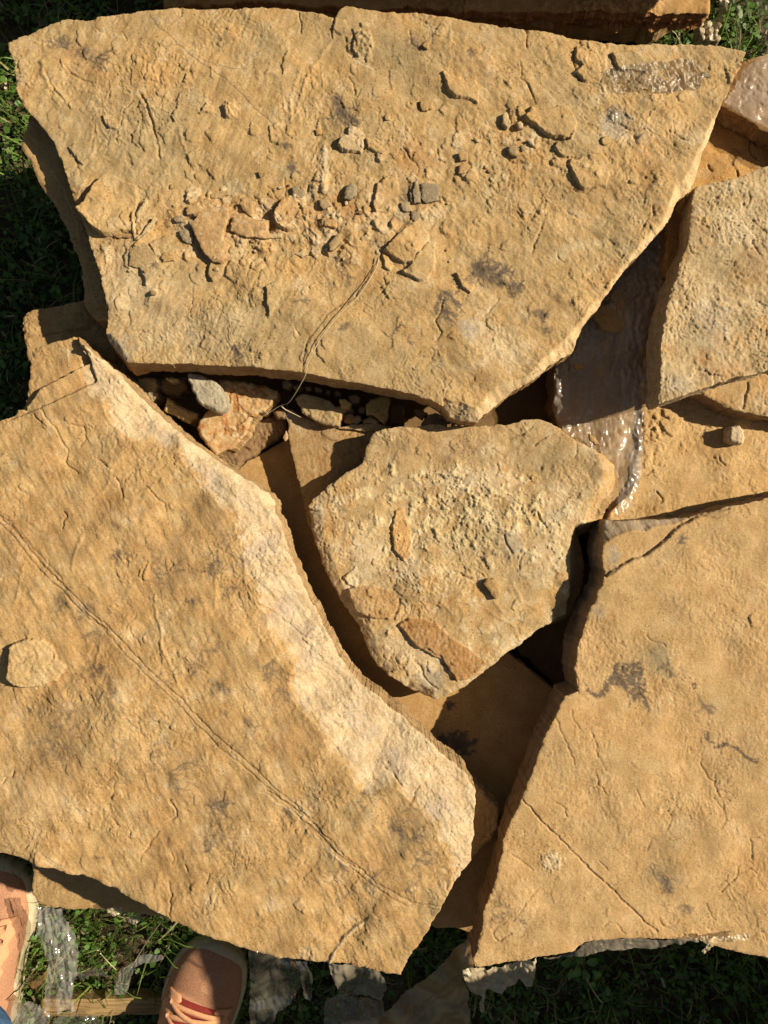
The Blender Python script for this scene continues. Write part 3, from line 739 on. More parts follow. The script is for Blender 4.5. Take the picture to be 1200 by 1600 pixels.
# steps on the nose
B.flake([(10,500),(120,500),(122,540),(136,556),(140,564),(133,567),(110,582),(85,595),(60,607),(38,640),(10,640)], -9.0, None, ORA, ck=.25, amp=1.2)
B.flake([(-10,500),(125,520),(140,566),(147,594),(145,597),(110,615),(70,635),(15,656),(-20,640)], -4.0, None, TAN, ck=.2, amp=.6)
B.groove([(114,524),(120,535),(128,545),(138,552)], 4.0, 2.5, BRN)
ridge(B, [(100,540),(103,570)], 2.2, .8, CRE)
# flakes and cracks
B.flake(T(0,800,1/3,[(50,630),(110,600),(160,592),(200,595),(250,640),(270,690),(315,720),(270,790),(190,815),(80,810),(40,780),(52,700)]), 8.5, (-1,.15), [.55,.42,.23], .45, ck=.7, rough=.5)
B.groove(T(0,800,1/3,[(85,735),(90,705),(120,700),(130,680),(160,670)]), 1.8, 1.2, BRN)
B.groove(T(0,800,1/3,[(250,655),(255,685)]), 3, 1.8, BRN)
for pts in (T(0,400,1/3,[(190,705),(220,760),(265,810),(290,870),(315,910),(300,960),(310,985),(360,1020)]), T(0,400,1/3,[(160,740),(190,775),(220,800)]), T(0,400,1/3,[(435,940),(470,960),(500,985),(515,1000)]), T(0,400,1/3,[(320,790),(390,800),(395,850),(370,890)]), [(99,800),(104,808),(98,815),(97,826)], T(0,400,1/3,[(650,1100),(690,1080),(730,1130),(770,1160),(775,1200)]), T(0,1200,1/3,[(740,305),(705,345),(690,380),(655,420),(650,445)]), T(0,1200,1/3,[(785,540),(790,570),(805,600),(800,660),(800,705)]), T(0,1200,1/3,[(795,150),(820,195),(825,235),(800,248)]), T(0,1200,1/3,[(800,410),(810,440),(800,458)]), T(0,1200,1/3,[(865,460),(875,490)]), T(0,1200,1/3,[(980,500),(965,545)]), T(0,1200,1/3,[(60,20),(55,45),(25,50),(10,75)]), T(400,1200,1/3,[(730,160),(745,110),(770,80)]), T(400,1200,1/3,[(600,0),(640,20),(680,80)]), T(400,800,1/3,[(0,425),(60,460),(120,510),(180,555),(250,600)]), T(0,800,1/3,[(690,230),(670,280),(665,320)]), T(0,800,1/3,[(795,225),(810,250),(790,270)])):
    B.groove(pts, 2.0, 1.6, BRN, 1.4, .6)
for pts in (T(0,800,1/3,[(720,400),(730,480),(760,600),(770,700)]), T(0,800,1/3,[(1000,310),(1010,370),(1005,450)]), T(0,800,1/3,[(690,250),(670,310)]), [(40,880),(25,940)], [(130,835),(115,890)], T(0,400,1/3,[(440,1140),(500,1080),(520,1010)]), T(0,1200,1/3,[(690,30),(700,80),(715,110)]), T(0,1200,1/3,[(740,500),(725,580),(750,650),(740,690)]), [(155,1010),(150,1040)], [(250,1000),(275,1060),(290,1090)]):
    ridge(B, pts, 3.6, 1.4)
B.flake([(513,1507),(520,1490),(540,1462),(570,1440),(620,1425),(680,1432),(640,1530),(560,1540)], 1.6, (-1,.2), TAN, .95, ck=.25)
ridge(B, [(513,1507),(522,1488),(540,1464),(566,1444)], 4, 2.0, CRE)
# broad pale broken band along the right side
B.bevel([(123,555),(124,600),(133,612),(160,629),(167,653),(190,677),(235,692),(277,700),(290,733),(312,763),(333,777),(352,800),(367,822),(377,860),(382,895),(400,928),(417,965),(425,1000),(443,1017),(460,1042),(452,1070),(458,1100),(477,1117),(500,1143),(512,1175),(543,1198),(557,1227),(580,1245),(600,1232),(620,1228),(635,1247),(650,1262),(677,1287),(693,1327),(705,1360),(700,1395)], [(760,1390),(800,1200),(560,1000),(470,740),(300,600),(170,520)], .20, [.59,.50,.36], .76, rough=.8, band=110, jut=.5, rag=17, amp=6)
B.tint([.42,.34,.30], 30, .2, .6, .0)
mb = sst(0, 40, B.X - 330) * 0
for (x, y, rx, ry, k) in [(400,860,12,40,.4),(440,950,14,34,.45),(330,750,30,12,.3),(560,1130,30,14,.35),(480,1030,14,20,.3),(620,1190,24,14,.35),(690,1260,14,24,.4),(250,680,24,10,.3),(470,990,12,20,.4)]:
    B.blob(x, y, rx, ry, [.36,.30,.27], k, ang=50)
B.bevel([(150,556),(180,588),(225,640),(300,705),(385,765),(415,790)], [(450,790),(450,740),(300,640),(180,540)], .5, CRE, .4, rough=.3)
B.pepper(500, 2, 2.5, 18, 1.2, 30)
B.build('stone_slab', .335, .05, ROCK, [.36,.25,.13], er=.8, ew=4, wallrough=1.8, base_flare=1)
tag(B.obj, 'tan sandstone slab at lower left with a long double vein and a pale broken right edge', 'stone slab')

# ------------------------------------------------------------------ the slab in the middle
OUT_C = [(587,675),(573,697),(567,723),(555,732),(543,737),(515,757),(492,778),(482,790),(484,808),(487,830),(497,860),(507,887),(520,917),(537,947),(553,967),(567,993),(577,1020),(590,1042),(613,1057),(640,1077),(660,1087),(683,1097),(707,1083),(733,1067),(760,1047),(783,1027),(800,1016),(833,991),(867,970),(885,960),(890,933),(890,883),(892,837),(898,823),(907,818),(927,816),(945,812),(950,800),(958,783),(966,750),(964,727),(947,713),(923,700),(900,687),(877,670),(858,660),(840,655),(820,656),(800,662),(767,666),(733,665),(700,667),(667,665),(640,668),(607,670)]
C_ = Grid(OUT_C, ST, 3, 1.5)
C_.fz = 1.4; C_.rock(und=3.2, mid=1.4, fin=.4, ter=.9, tn=5, ang=60, aniso=1.3)
mottled(C_, 1.1, [.49,.355,.18]); C_.tint(RUS, 40, .3, .7, .5, 63); C_.tint([.31,.23,.13], 34, .08, .45, .65, 64); C_.tint([.62,.53,.36], 30, .18, .42, .6, 65)
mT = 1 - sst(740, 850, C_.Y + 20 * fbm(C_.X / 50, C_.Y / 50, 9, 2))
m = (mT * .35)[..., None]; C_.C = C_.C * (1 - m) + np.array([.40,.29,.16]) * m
# crumbly pale crust through the middle
cr = np.exp(-((C_.X - 740) / 230) ** 2 * 1.0 - ((C_.Y - 800 - .12 * (C_.X - 700)) / 85) ** 2)
n1 = fbm(C_.X / 26, C_.Y / 26, 601, 5, .65)
mk = sst(.50, .72, cr * .72 + n1 * .75)
C_.H += 1e-3 * mk * (.9 + .5 * ridged(C_.X / 12, C_.Y / 10, 602, 3) + 1.0 * facet(C_.X / 11 + .4 * n1, C_.Y / 9, 603, .8) + .5 * facet(C_.X / 5, C_.Y / 5, 604, .8))
m = (mk * .75)[..., None]; C_.C = C_.C * (1 - m) + np.array([.64,.54,.33]) * m
for (x, y, rx, ry, c_, k, hh) in [(530,780,14,8,CRE,.6,.8),(570,870,30,40,CRE,.5,.6),(640,890,28,16,CRE,.6,1.2),(560,950,30,12,CRE,.6,1.0),(640,1010,40,22,CRE,.55,.5),(670,1060,24,16,GRY,.6,.8),(655,1045,18,14,CRE,.6,.6),(800,850,18,22,GRY,.6,1.0),(880,800,30,40,CRE,.4,.5),(740,750,60,18,CRE,.5,.8),(850,870,26,30,CRE,.45,.6),(520,830,16,20,ORA,.5,0),(860,940,30,20,ORA,.5,0),(640,960,40,16,ORA,.4,0),(720,960,50,24,BRN,.35,0),(780,800,12,22,DRK,.5,-1),(690,700,50,24,BRN,.35,0),(860,720,46,26,OLI,.5,0),(740,850,60,30,OLI,.45,0),(620,930,14,14,DRK,.55,0),(760,1040,30,10,DRK,.35,0),(500,800,8,26,GRY,.5,0)]:
    C_.blob(x, y, rx, ry, c_, k, h=hh)
q = lambda pts: T(480, 660, .4, pts)
C_.flake(q([(345,345),(375,335),(400,400),(410,520),(375,540),(340,500),(330,430)]), 4.0, (-1,.2), [.48,.27,.10], .7, ck=.8)
C_.flake(q([(160,650),(200,640),(260,640),(340,660),(360,720),(320,770),(250,758),(180,730)]), 5.0, (-1,.4), [.38,.23,.10], .7, ck=.8, rough=.8)
C_.flake(q([(355,790),(400,765),(500,780),(560,840),(640,890),(700,940),(680,980),(620,1000),(580,1005),(520,920),(440,880)]), 5.0, (-.7,.7), [.34,.18,.065], .7, ck=.95, rough=.9)
C_.flake(q([(140,600),(160,590),(190,560),(200,600),(195,640),(160,635)]), 3.2, (-1,.2), CRE, .9, ck=.5, rough=.8)
for pts in (q([(360,690),(355,730),(340,770)]), q([(450,880),(520,910),(550,960),(580,1010)]), q([(570,580),(610,600),(640,610)]), q([(900,350),(910,380),(935,410)]), q([(790,65),(850,40),(880,20)]), q([(890,90),(930,60)]), q([(770,440),(780,480),(800,510)]), q([(430,940),(470,1010),(510,1040)])):
    C_.groove(pts, 2.4, 2.0, DRK, 1.6, .6)
for pts in (q([(680,720),(740,760),(800,790),(830,850)]), q([(730,700),(760,740)]), q([(800,620),(840,700),(900,730)]), q([(200,320),(260,330),(270,400),(230,450)]), q([(480,120),(480,200),(500,240)]), q([(540,640),(520,700),(560,740)])):
    ridge(C_, pts, 3.2, 1.3)
C_.bevel([(900,672),(925,700),(940,725),(938,760),(920,790),(912,822)], [(960,840),(1000,740),(960,690)], .35, ORA, .5, rough=.4)
C_.bevel([(905,955),(830,985),(760,1035),(700,1078),(680,1080),(640,1062)], [(620,1110),(760,1110),(930,960)], .5, CRE, .4, rough=.4)
C_.bevel([(500,800),(510,850),(530,900),(560,945),(590,1010),(620,1048)], [(560,1060),(460,860),(470,790)], .35, [.45,.36,.25], .45, rough=.5)
C_.pepper(220, 3, 3, 16, 1.8, 10)
C_.build('stone_slab', .288, .045, ROCK, [.30,.21,.12], er=1.0, ew=4, wallrough=2.6, base_flare=2, flare=[(900,890,120,38)])
tag(C_.obj, 'rough crusted middle slab with orange patches, ringed by the three large slabs', 'stone slab')

# ------------------------------------------------------------------ the right slab
OUT_D = [(952,814),(1000,813),(1040,812),(1067,810),(1087,806),(1120,798),(1133,793),(1165,787),(1200,778),(1290,758),(1320,900),(1330,1200),(1310,1480),(1250,1494),(1200,1495),(1165,1490),(1133,1483),(1087,1470),(1033,1467),(960,1467),(913,1473),(897,1487),(840,1495),(800,1503),(770,1508),(743,1511),(739,1502),(747,1483),(750,1463),(755,1433),(763,1407),(773,1380),(783,1340),(787,1313),(798,1287),(804,1275),(817,1243),(833,1203),(838,1190),(850,1153),(867,1123),(876,1100),(884,1087),(903,1080),(902,1066),(898,1047),(903,1017),(913,987),(920,960),(933,930),(946,898),(943,887),(942,867),(947,843),(950,822)]
D = Grid(OUT_D, ST, 4, 1.1); D.fz = .42; D.sk = 1.25
D.rock(und=3.6, mid=.8, fin=.25, ter=.5, tn=4, ang=70, aniso=1.2)
D.H += 1e-3 * (.18 + .5 * sst(-.05, .4, fbm(D.X / 120, D.Y / 120, 700, 2))) * fbm(D.X / 6, D.Y / 8, 701, 4, .7)
D.C[:] = [.51,.35,.175]; D.tint(ORA, 120, -.1, .6, .35, 50); D.tint(CRE, 60, .2, .7, .22, 51); D.tint(BRN, 40, .2, .7, .25, 52); D.tint(OLI, 90, .1, .6, .35, 53); D.tint(DRK, 7, .4, .8, .25, 54)
for (x, y, rx, ry, c_, k) in [(1030,1030,18,26,OLI,.85),(1050,865,20,12,OLI,.4),(1035,1365,26,22,OLI,.5),(930,930,20,14,OLI,.4),(870,1170,20,30,OLI,.3),(935,955,10,10,GRY,.5),(860,1345,14,13,CRE,.6),(1190,1370,50,50,ORA,.4),(820,1340,30,30,ORA,.3),(960,870,9,16,GRY,.75)]:
    D.blob(x, y, rx, ry, c_, k, ns=6)
for (x, y, a, s, n, k) in [(975,1060,120,18,6,.5),(1000,1080,60,20,5,.5),(1035,1035,70,14,5,.4),(1100,1100,60,26,4,.35),(1060,850,-30,16,6,.5),(1035,1370,40,22,5,.4),(1070,1415,90,14,5,.4),(800,1420,130,30,4,.4)]:
    D.dendrite(x, y, a, s, n, k)
t8 = lambda pts: T(800, 800, 1 / 3, pts)
D.stain(t8([(325,790),(350,805),(370,840),(410,845),(430,800),(470,770),(478,722),(520,705),(560,712),(600,700),(622,740),(632,800),(640,850),(600,862),(575,885),(540,850),(510,812),(470,812),(442,868),(400,875),(355,850)]), .92)
D.stain(t8([(590,850),(625,860),(640,900),(655,940),(640,940),(615,890)]), .9)
D.stain(t8([(640,650),(690,610),(720,640),(735,700),(770,775),(735,775),(700,735),(655,715)]), .6, [.26,.21,.13])
D.stain(t8([(720,740),(745,740),(765,780),(740,780)]), .8)
D.stain(t8([(842,798),(862,798),(865,830),(850,835)]), .95)
D.stain(t8([(865,850),(890,880),(915,920),(950,945),(935,950),(900,925),(872,890)]), .6)
D.stain(t8([(895,1035),(915,1025),(935,1075),(970,1098),(995,1080),(1010,1062),(1020,1090),(1060,1100),(1090,1135),(1130,1155),(1155,1150),(1145,1178),(1110,1165),(1070,1130),(1030,1105),(1005,1100),(980,1115),(940,1100),(915,1075)]), .9)
D.stain(T(800,1200,1/3,[(640,455),(680,450),(760,545),(745,575),(700,590),(720,550),(660,500)]), .6)
D.bevel([(944,852),(955,843),(985,831),(1020,825),(1050,820),(1080,811)], [(1090,780),(1000,790),(930,800)], .55, [.38,.33,.27], .9, rough=.7, jut=.8)
D.flake([(946,902),(955,893),(975,880),(1010,867),(1025,856),(1040,843),(1052,830),(1065,820),(1110,800),(1140,770),(930,770),(930,890)], -3.6, None, TAN, ck=.1, amp=1.0)
D.groove([(946,900),(975,880),(1010,867),(1040,843),(1065,820),(1110,801),(1140,795)], 2.6, 1.8, DRK, 1, .7)
D.groove([(815,1248),(833,1268),(850,1287),(870,1305),(890,1327),(905,1340),(920,1358),(938,1373),(955,1388),(970,1405),(985,1418),(1005,1438),(1027,1455)], 2.2, 1.9, DRK, 1.0, .6)
D.flake([(1168,965),(1176,957),(1184,960),(1182,982),(1172,978)], 1.8, (-1,0), TAN, .9)
D.blob(861, 1346, 15, 13, CRE, .55, h=1.3, ns=5, soft=.25)
D.groove([(855,1340),(862,1350),(870,1346)], 4, 1.2)
for pts in (T(800,800,1/3,[(290,740),(310,790),(310,850)]), T(800,800,1/3,[(280,930),(290,980),(320,1020)]), T(800,800,1/3,[(205,970),(240,1050),(270,1120),(290,1180)]), T(800,800,1/3,[(370,1030),(390,1080),(400,1150)]), T(800,1200,1/3,[(955,30),(950,80),(985,150),(1000,240),(970,280)]), T(800,1200,1/3,[(1180,310),(1110,330),(1125,430)]), T(800,1200,1/3,[(1010,500),(1005,530),(930,570)]), T(800,1200,1/3,[(915,640),(940,700),(960,720)]), T(800,1200,1/3,[(1060,460),(1055,500),(1110,470),(1150,500)]), T(800,1200,1/3,[(730,200),(750,230),(725,290)]), T(800,1200,1/3,[(390,0),(400,70),(440,120)]), T(800,1200,1/3,[(580,100),(620,180)]), T(800,1200,1/3,[(660,330),(635,385)]), T(800,1200,1/3,[(0,410),(50,440),(100,480)]), T(800,1200,1/3,[(430,740),(450,715),(490,725),(530,775)]), T(800,1200,1/3,[(200,160),(250,190),(260,230)]), T(800,1200,1/3,[(130,560),(60,640),(0,720)]), T(800,1200,1/3,[(410,440),(450,480)]), [(1097,806),(1125,808),(1140,800)], [(1190,1455),(1193,1468),(1200,1472)]):
    D.groove(pts, 1.8, 1.1, BRN, 1.6, .5)
D.flake(T(800,1200,1/3,[(1170,770),(1230,760),(1240,820),(1190,812)]), -2.5, None, BRN)
D.pepper(320, 4, 2.5, 12, .8, 16)
D.build('stone_slab', .316, .050, ROCK_GRANULAR, [.26,.18,.11], er=.6, ew=3, wallrough=2.0, base_flare=0, flare=[(940,860,60,8),(915,1000,110,10),(860,1160,100,4)])
tag(D.obj, 'smooth tan slab at lower right with dark smudges and a thin diagonal crack', 'stone slab')

# ------------------------------------------------------------------ right-hand slabs between the large ones
OUT_E = [(1087,292),(1110,287),(1133,283),(1167,272),(1200,260),(1300,225),(1400,240),(1400,560),(1290,556),(1200,578),(1165,588),(1133,597),(1100,606),(1073,616),(1050,624),(1027,632),(1029,617),(1033,587),(1033,550),(1037,507),(1047,467),(1057,433),(1067,400),(1077,367),(1080,333),(1083,305)]
E_ = Grid(OUT_E, ST, 5, 1.6)
E_.fz = 1.4; E_.rock(und=2.6, mid=1.2, fin=.6, ter=1.0, tn=6, ang=100, aniso=1.3)
E_.H += 1e-3 * .8 * ridged(E_.X / 11, E_.Y / 11, 711, 3)
mottled(E_, 1.2, [.49,.37,.21]); E_.tint(CRE, 26, .1, .6, .45, 63)
for (x, y, rx, ry, c_, k) in [(1150,355,26,30,CRE,.5),(1120,420,50,30,OLI,.45),(1110,500,30,30,GRY,.45),(1080,540,20,30,OLI,.5),(1060,600,20,14,GRY,.6),(1045,620,16,8,DRK,.5),(1160,300,20,12,OLI,.5),(1180,420,30,40,BRN,.4),(1140,580,30,14,RUS,.3),(1100,560,10,14,RUS,.4),(1190,350,10,50,OLI,.4),(1090,480,16,10,CRE,.5),(1110,460,16,20,CRE,.3)]:
    E_.blob(x, y, rx, ry, c_, k)
for pts in ([(1077,385),(1080,395),(1090,397)], [(1168,300),(1172,310),(1165,325)], [(1175,380),(1190,400)], [(1180,470),(1200,480)]):
    E_.groove(pts, 2, 1.6, DRK)
E_.pepper(120, 5, 3, 14, 1.3, 6)
E_.build('stone_slab', .322, .03, ROCK, [.38,.30,.19], er=.8, ew=4, wallrough=1.6, base_flare=1, flare=[(1040,520,140,9)])
tag(E_.obj, 'coarse pitted slab at the right edge above the cracked ledge, beside the plastic filled gap', 'stone slab')

G2 = Grid([(1085,612),(1110,622),(1140,637),(1164,645),(1200,651),(1290,665),(1290,540),(1080,560)], ST, 6, 1.6)
G2.rock(und=2, mid=1.2, fin=.8, ter=1.0, tn=5); mottled(G2, 1.0)
G2.groove([(1167,598),(1164,615),(1160,638)], 2.6, 2.5, DRK)
G2.build('stone_slab', .278, .032, ROCK, BRN, er=.9, ew=4, wallrough=2.5)
tag(G2.obj, 'small lit ledge of stone at the right edge, just below the coarse pitted slab', 'stone slab')

OUT_F = [(1003,560),(1300,560),(1320,870),(1100,880),(985,860),(950,840),(952,806),(965,790),(985,772),(998,745),(1001,700),(1002,640)]
F_ = Grid(OUT_F, ST, 7, 1.2)
F_.rock(und=3, mid=1.4, fin=.5, ter=.7, tn=5, ang=40); F_.C[:] = [.53,.365,.175]; F_.tint(ORA, 90, -.2, .5, .4); F_.tint(CRE, 40, .2, .7, .3, 51); F_.tint(BRN, 30, .3, .8, .3, 52)
r4 = lambda pts: T(840, 600, .3, pts)
for poly, hh in ((r4([(650,130),(700,125),(790,160),(750,200),(680,180),(655,165)]), 2.4), (r4([(635,190),(680,180),(750,205),(740,240),(705,275),(660,240)]), 2.6), (r4([(590,250),(610,225),(640,250),(620,300),(595,290)]), 2.4), (r4([(545,150),(600,140),(640,170),(600,220),(550,215)]), 1.8), (r4([(550,250),(580,265),(580,300),(550,290)]), 2.0), (r4([(550,310),(600,310),(600,375),(555,375)]), 1.4), (r4([(870,170),(920,175),(950,210),(910,230),(880,205)]), 2.0), (r4([(560,390),(590,385),(585,430),(560,440)]), 1.4)):
    F_.flake(poly, hh, (-1,.4), TAN, .9, ck=.3)
for pts in (r4([(940,380),(945,405),(970,425)]), r4([(600,450),(575,475),(545,480)]), r4([(620,560),(650,600),(640,620)])):
    F_.groove(pts, 2, 1.6, DRK)
for i in range(40):
    x = rng.gauss(1022, 14); y = rng.gauss(668, 26); r = rng.uniform(2.5, 6); a0 = rng.uniform(0, 6.28)
    F_.flake([(x + r * math.cos(a0 + 6.28 * q_ / 5) * rng.uniform(.6, 1.2), y + r * math.sin(a0 + 6.28 * q_ / 5)) for q_ in range(5)], rng.uniform(.6, 1.8), (-1, .3), rng.choice([TAN, ORA, CRE, BRN]), .9, ck=.4, amp=.6)
F_.pepper(90, 6, 3, 14, 1.2, 6)
F_.build('stone_slab', .246, .04, ROCK, BRN, er=.8, ew=4)
tag(F_.obj, 'sunlit orange tan slab between the pitted slab and the lower right slab, with one cubic pebble', 'stone slab')

OUT_G = [(1035,160),(1090,150),(1300,150),(1310,420),(1040,430)]
G_ = Grid(OUT_G, ST, 8, 1.2)
G_.rock(und=3, mid=1.2, fin=.35, ter=.8, tn=5, ang=130); G_.C[:] = [.52,.31,.11]; G_.tint(BRN, 30, .2, .7, .5, 51); G_.tint(CRE, 60, .3, .7, .3, 52)
r5 = lambda pts: T(960, 0, .2, pts)
G_.flake(r5([(1020,1020),(1070,970),(1110,1000),(1090,1045),(1250,1060),(1280,1300),(1100,1350),(970,1390),(960,1340),(925,1280),(980,1190),(925,1160),(1000,1060)]), 1.6, (-1,.2), [.52,.32,.12], .95, ck=.3)
for pts in (r5([(1020,1020),(1060,1030),(1085,1060),(1070,1110),(1060,1140),(1080,1215),(1115,1240)]), r5([(1085,1045),(1150,1050),(1200,1060)]), r5([(1080,1080),(1115,1130)]), r5([(925,1160),(965,1175),(985,1200)]), r5([(730,1290),(760,1340)]), r5([(955,1330),(962,1375)]), r5([(1060,970),(1040,1005)])):
    G_.groove(pts, 2.4, 2.2, DRK, 1.2, .8)
for (x, y, rx, ry, c_, k) in [(1120,262,14,18,DRK,.4),(1145,250,16,14,BRN,.5),(1098,272,10,8,CRE,.3)]: G_.blob(x, y, rx, ry, c_, k)
G_.build('stone_slab', .275, .03, ROCK, BRN, er=.6, ew=3)
tag(G_.obj, 'orange slab with branching cracks at the upper right, under the edge of the plastic sheet', 'stone slab')

# brown slab wrapped in plastic at the far right
WR = Grid([(1090,140),(1140,112),(1165,95),(1205,82),(1330,70),(1330,280),(1260,232),(1200,207),(1140,172)], ST, 9, 1.2)
WR.rock(und=3, mid=1.6, fin=.3, ter=.5); WR.C[:] = [.36,.22,.10]; WR.tint(ORA, 50, .1, .6, .5)
WR.build('stone_slab', .303, .025, ROCK_SMOOTH, BRN, er=.8, ew=4)
tag(WR.obj, 'brown slab wrapped in clear plastic at the upper right edge', 'stone slab')

# the slab seen under the plastic in the narrow gap
Q_ = Grid([(864,500),(930,440),(1050,310),(1095,300),(1095,330),(1080,480),(1070,660),(1002,690),(1000,745),(985,775),(962,800),(930,790),(880,700),(864,640)], 2.2, 10, 1.5)
Q_.rock(und=3, mid=1.6, fin=.4, ter=1.2, tn=5); Q_.C[:] = [.40,.28,.15]; Q_.tint(ORA, 26, .1, .5, .6); Q_.tint(GRY, 30, .1, .6, .5, 53)
Q_.build('stone_slab', .239, .035, ROCK, [.28,.17,.07], er=.8, ew=4)
tag(Q_.obj, 'brown slab lying under the clear plastic in the narrow gap', 'stone slab')

# slab under the upper left corner of the middle slab
H_ = Grid([(447,638),(456,640),(467,648),(505,663),(540,668),(575,666),(610,666),(640,760),(600,860),(500,850),(480,815),(475,783),(468,753),(458,717),(450,677)], ST, 11, 1.2)
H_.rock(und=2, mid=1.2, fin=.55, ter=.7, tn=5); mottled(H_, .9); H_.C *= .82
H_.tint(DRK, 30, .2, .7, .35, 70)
H_.blob(455, 646, 16, 9, [.36,.33,.32], .9)
H_.flake(T(400,400,1/3,[(300,795),(360,790),(400,800),(405,860),(385,875),(330,860),(305,840)]), 1.0, (-1,.4), BRN, .95)
H_.groove(T(400,400,1/3,[(300,795),(305,840),(345,862),(390,876)]), 1.6, 1.3, DRK)
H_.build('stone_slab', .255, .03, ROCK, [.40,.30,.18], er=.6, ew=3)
tag(H_.obj, 'grey brown slab under the upper left corner of the crusted middle slab', 'stone slab')

# smooth slab low in the gap, with a fern-shaped dendrite
I_ = Grid([(345,765),(385,722),(418,703),(450,685),(520,740),(600,800),(700,910),(800,1026),(830,1050),(868,1080),(905,1200),(840,1462),(745,1461),(712,1450),(684,1451),(668,1445),(560,1300),(420,1000)], 2.0, 12, .8)
I_.fz = .1; I_.rock(und=1.2, mid=.4, fin=.16, ter=.25, tn=3); I_.C[:] = [.47,.30,.13]; I_.tint(ORA, 90, 0, .6, .4)
I_.H += 0
for (x, y, a, s, n, k) in [(712,1172,-90,26,9,.95),(700,1170,-110,20,6,.9),(738,1162,-40,10,5,.95),(682,1175,-120,16,6,.9),(700,1108,-60,12,5,.9),(708,1100,180,8,4,.8),(722,1180,-70,22,6,.9),(605,1180,0,10,2,.5),(776,1155,0,10,2,.3)]:
    I_.dendrite(x, y, a, s, n, k, 1.1, 45)
I_.groove([(505,940),(530,945),(545,955)], 1.8, .8)
I_.build('stone_slab', .225, .03, ROCK_SMOOTH, [.42,.28,.15], er=.8, ew=4, wallrough=.8)
tag(I_.obj, 'smooth plain slab deep in the gap under the middle slab, marked with a dark fern-like dendrite', 'stone slab')

K_ = Grid([(690,1180),(735,1220),(757,1238),(780,1265),(779,1288),(768,1312),(745,1335),(728,1352),(680,1340)], ST, 13, 1.2)
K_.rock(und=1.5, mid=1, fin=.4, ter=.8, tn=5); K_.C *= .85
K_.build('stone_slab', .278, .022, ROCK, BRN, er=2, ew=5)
tag(K_.obj, 'shaded tip of brown stone sticking out from under the right corner of the veined slab', 'stone slab')

L_ = Grid([(50,1335),(120,1335),(270,1400),(330,1440),(300,1436),(245,1432),(180,1421),(135,1420),(90,1418),(60,1413),(50,1400),(52,1370)], ST, 14, 1.0)
L_.rock(und=1.5, mid=.8, fin=.35, ter=.4); L_.C *= .97
L_.build('stone_slab', .235, .03, ROCK, BRN, er=.9, ew=4)
tag(L_.obj, 'narrow strip of slab showing under the bottom left edge of the veined slab', 'stone slab')

M_ = Grid([(36,500),(40,490),(52,484),(80,479),(105,474),(140,468),(165,480),(180,560),(150,600),(110,580),(44,565),(38,530)], ST, 15, 1.4)
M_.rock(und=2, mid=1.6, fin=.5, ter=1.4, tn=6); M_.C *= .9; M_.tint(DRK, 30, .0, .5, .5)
M_.groove([(40,527),(80,520),(140,513)], 3, 2.0, BRN)
M_.build('stone_slab', .262, .03, ROCK, BRN, er=1.2, ew=5)
tag(M_.obj, 'rounded shaded block of stone behind the nose of the veined slab', 'stone slab')

N_ = Grid([(60,150),(46,190),(36,220),(34,232),(46,250),(52,262),(60,282),(70,300),(76,305),(90,325),(104,355),(108,368),(115,385),(124,405),(130,440),(133,480),(150,500),(200,500),(200,200)], ST, 16, 1.6)
N_.rock(und=2, mid=1.6, fin=.5, ter=1.6, tn=6); N_.C *= .95; N_.tint(OLI, 50, 0, .6, .5)
N_.flake([(80,270),(96,290),(112,325),(118,345),(130,420),(150,480),(200,480),(200,200)], 4, None, BRN, ck=.2)
N_.build('stone_slab', .310, .035, ROCK, [.38,.28,.16], er=1.2, ew=5, wallrough=3)
tag(N_.obj, 'flaky slab showing along the left edge beneath the large top slab', 'stone slab')

# lower courses of the stack (dark, seen only through the gaps)
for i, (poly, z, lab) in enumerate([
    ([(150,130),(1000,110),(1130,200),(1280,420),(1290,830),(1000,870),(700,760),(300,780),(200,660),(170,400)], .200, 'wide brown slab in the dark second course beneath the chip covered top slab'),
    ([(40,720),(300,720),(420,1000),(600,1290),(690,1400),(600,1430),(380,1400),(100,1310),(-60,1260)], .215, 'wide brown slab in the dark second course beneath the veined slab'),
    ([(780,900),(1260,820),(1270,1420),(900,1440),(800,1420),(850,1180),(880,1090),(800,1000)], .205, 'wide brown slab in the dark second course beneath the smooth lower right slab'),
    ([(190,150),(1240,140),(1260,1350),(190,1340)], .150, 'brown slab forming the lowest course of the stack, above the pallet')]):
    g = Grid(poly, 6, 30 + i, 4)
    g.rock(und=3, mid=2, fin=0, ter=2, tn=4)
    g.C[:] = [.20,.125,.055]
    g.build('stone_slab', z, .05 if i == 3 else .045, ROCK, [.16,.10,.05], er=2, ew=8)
    tag(g.obj, lab, 'stone slab')
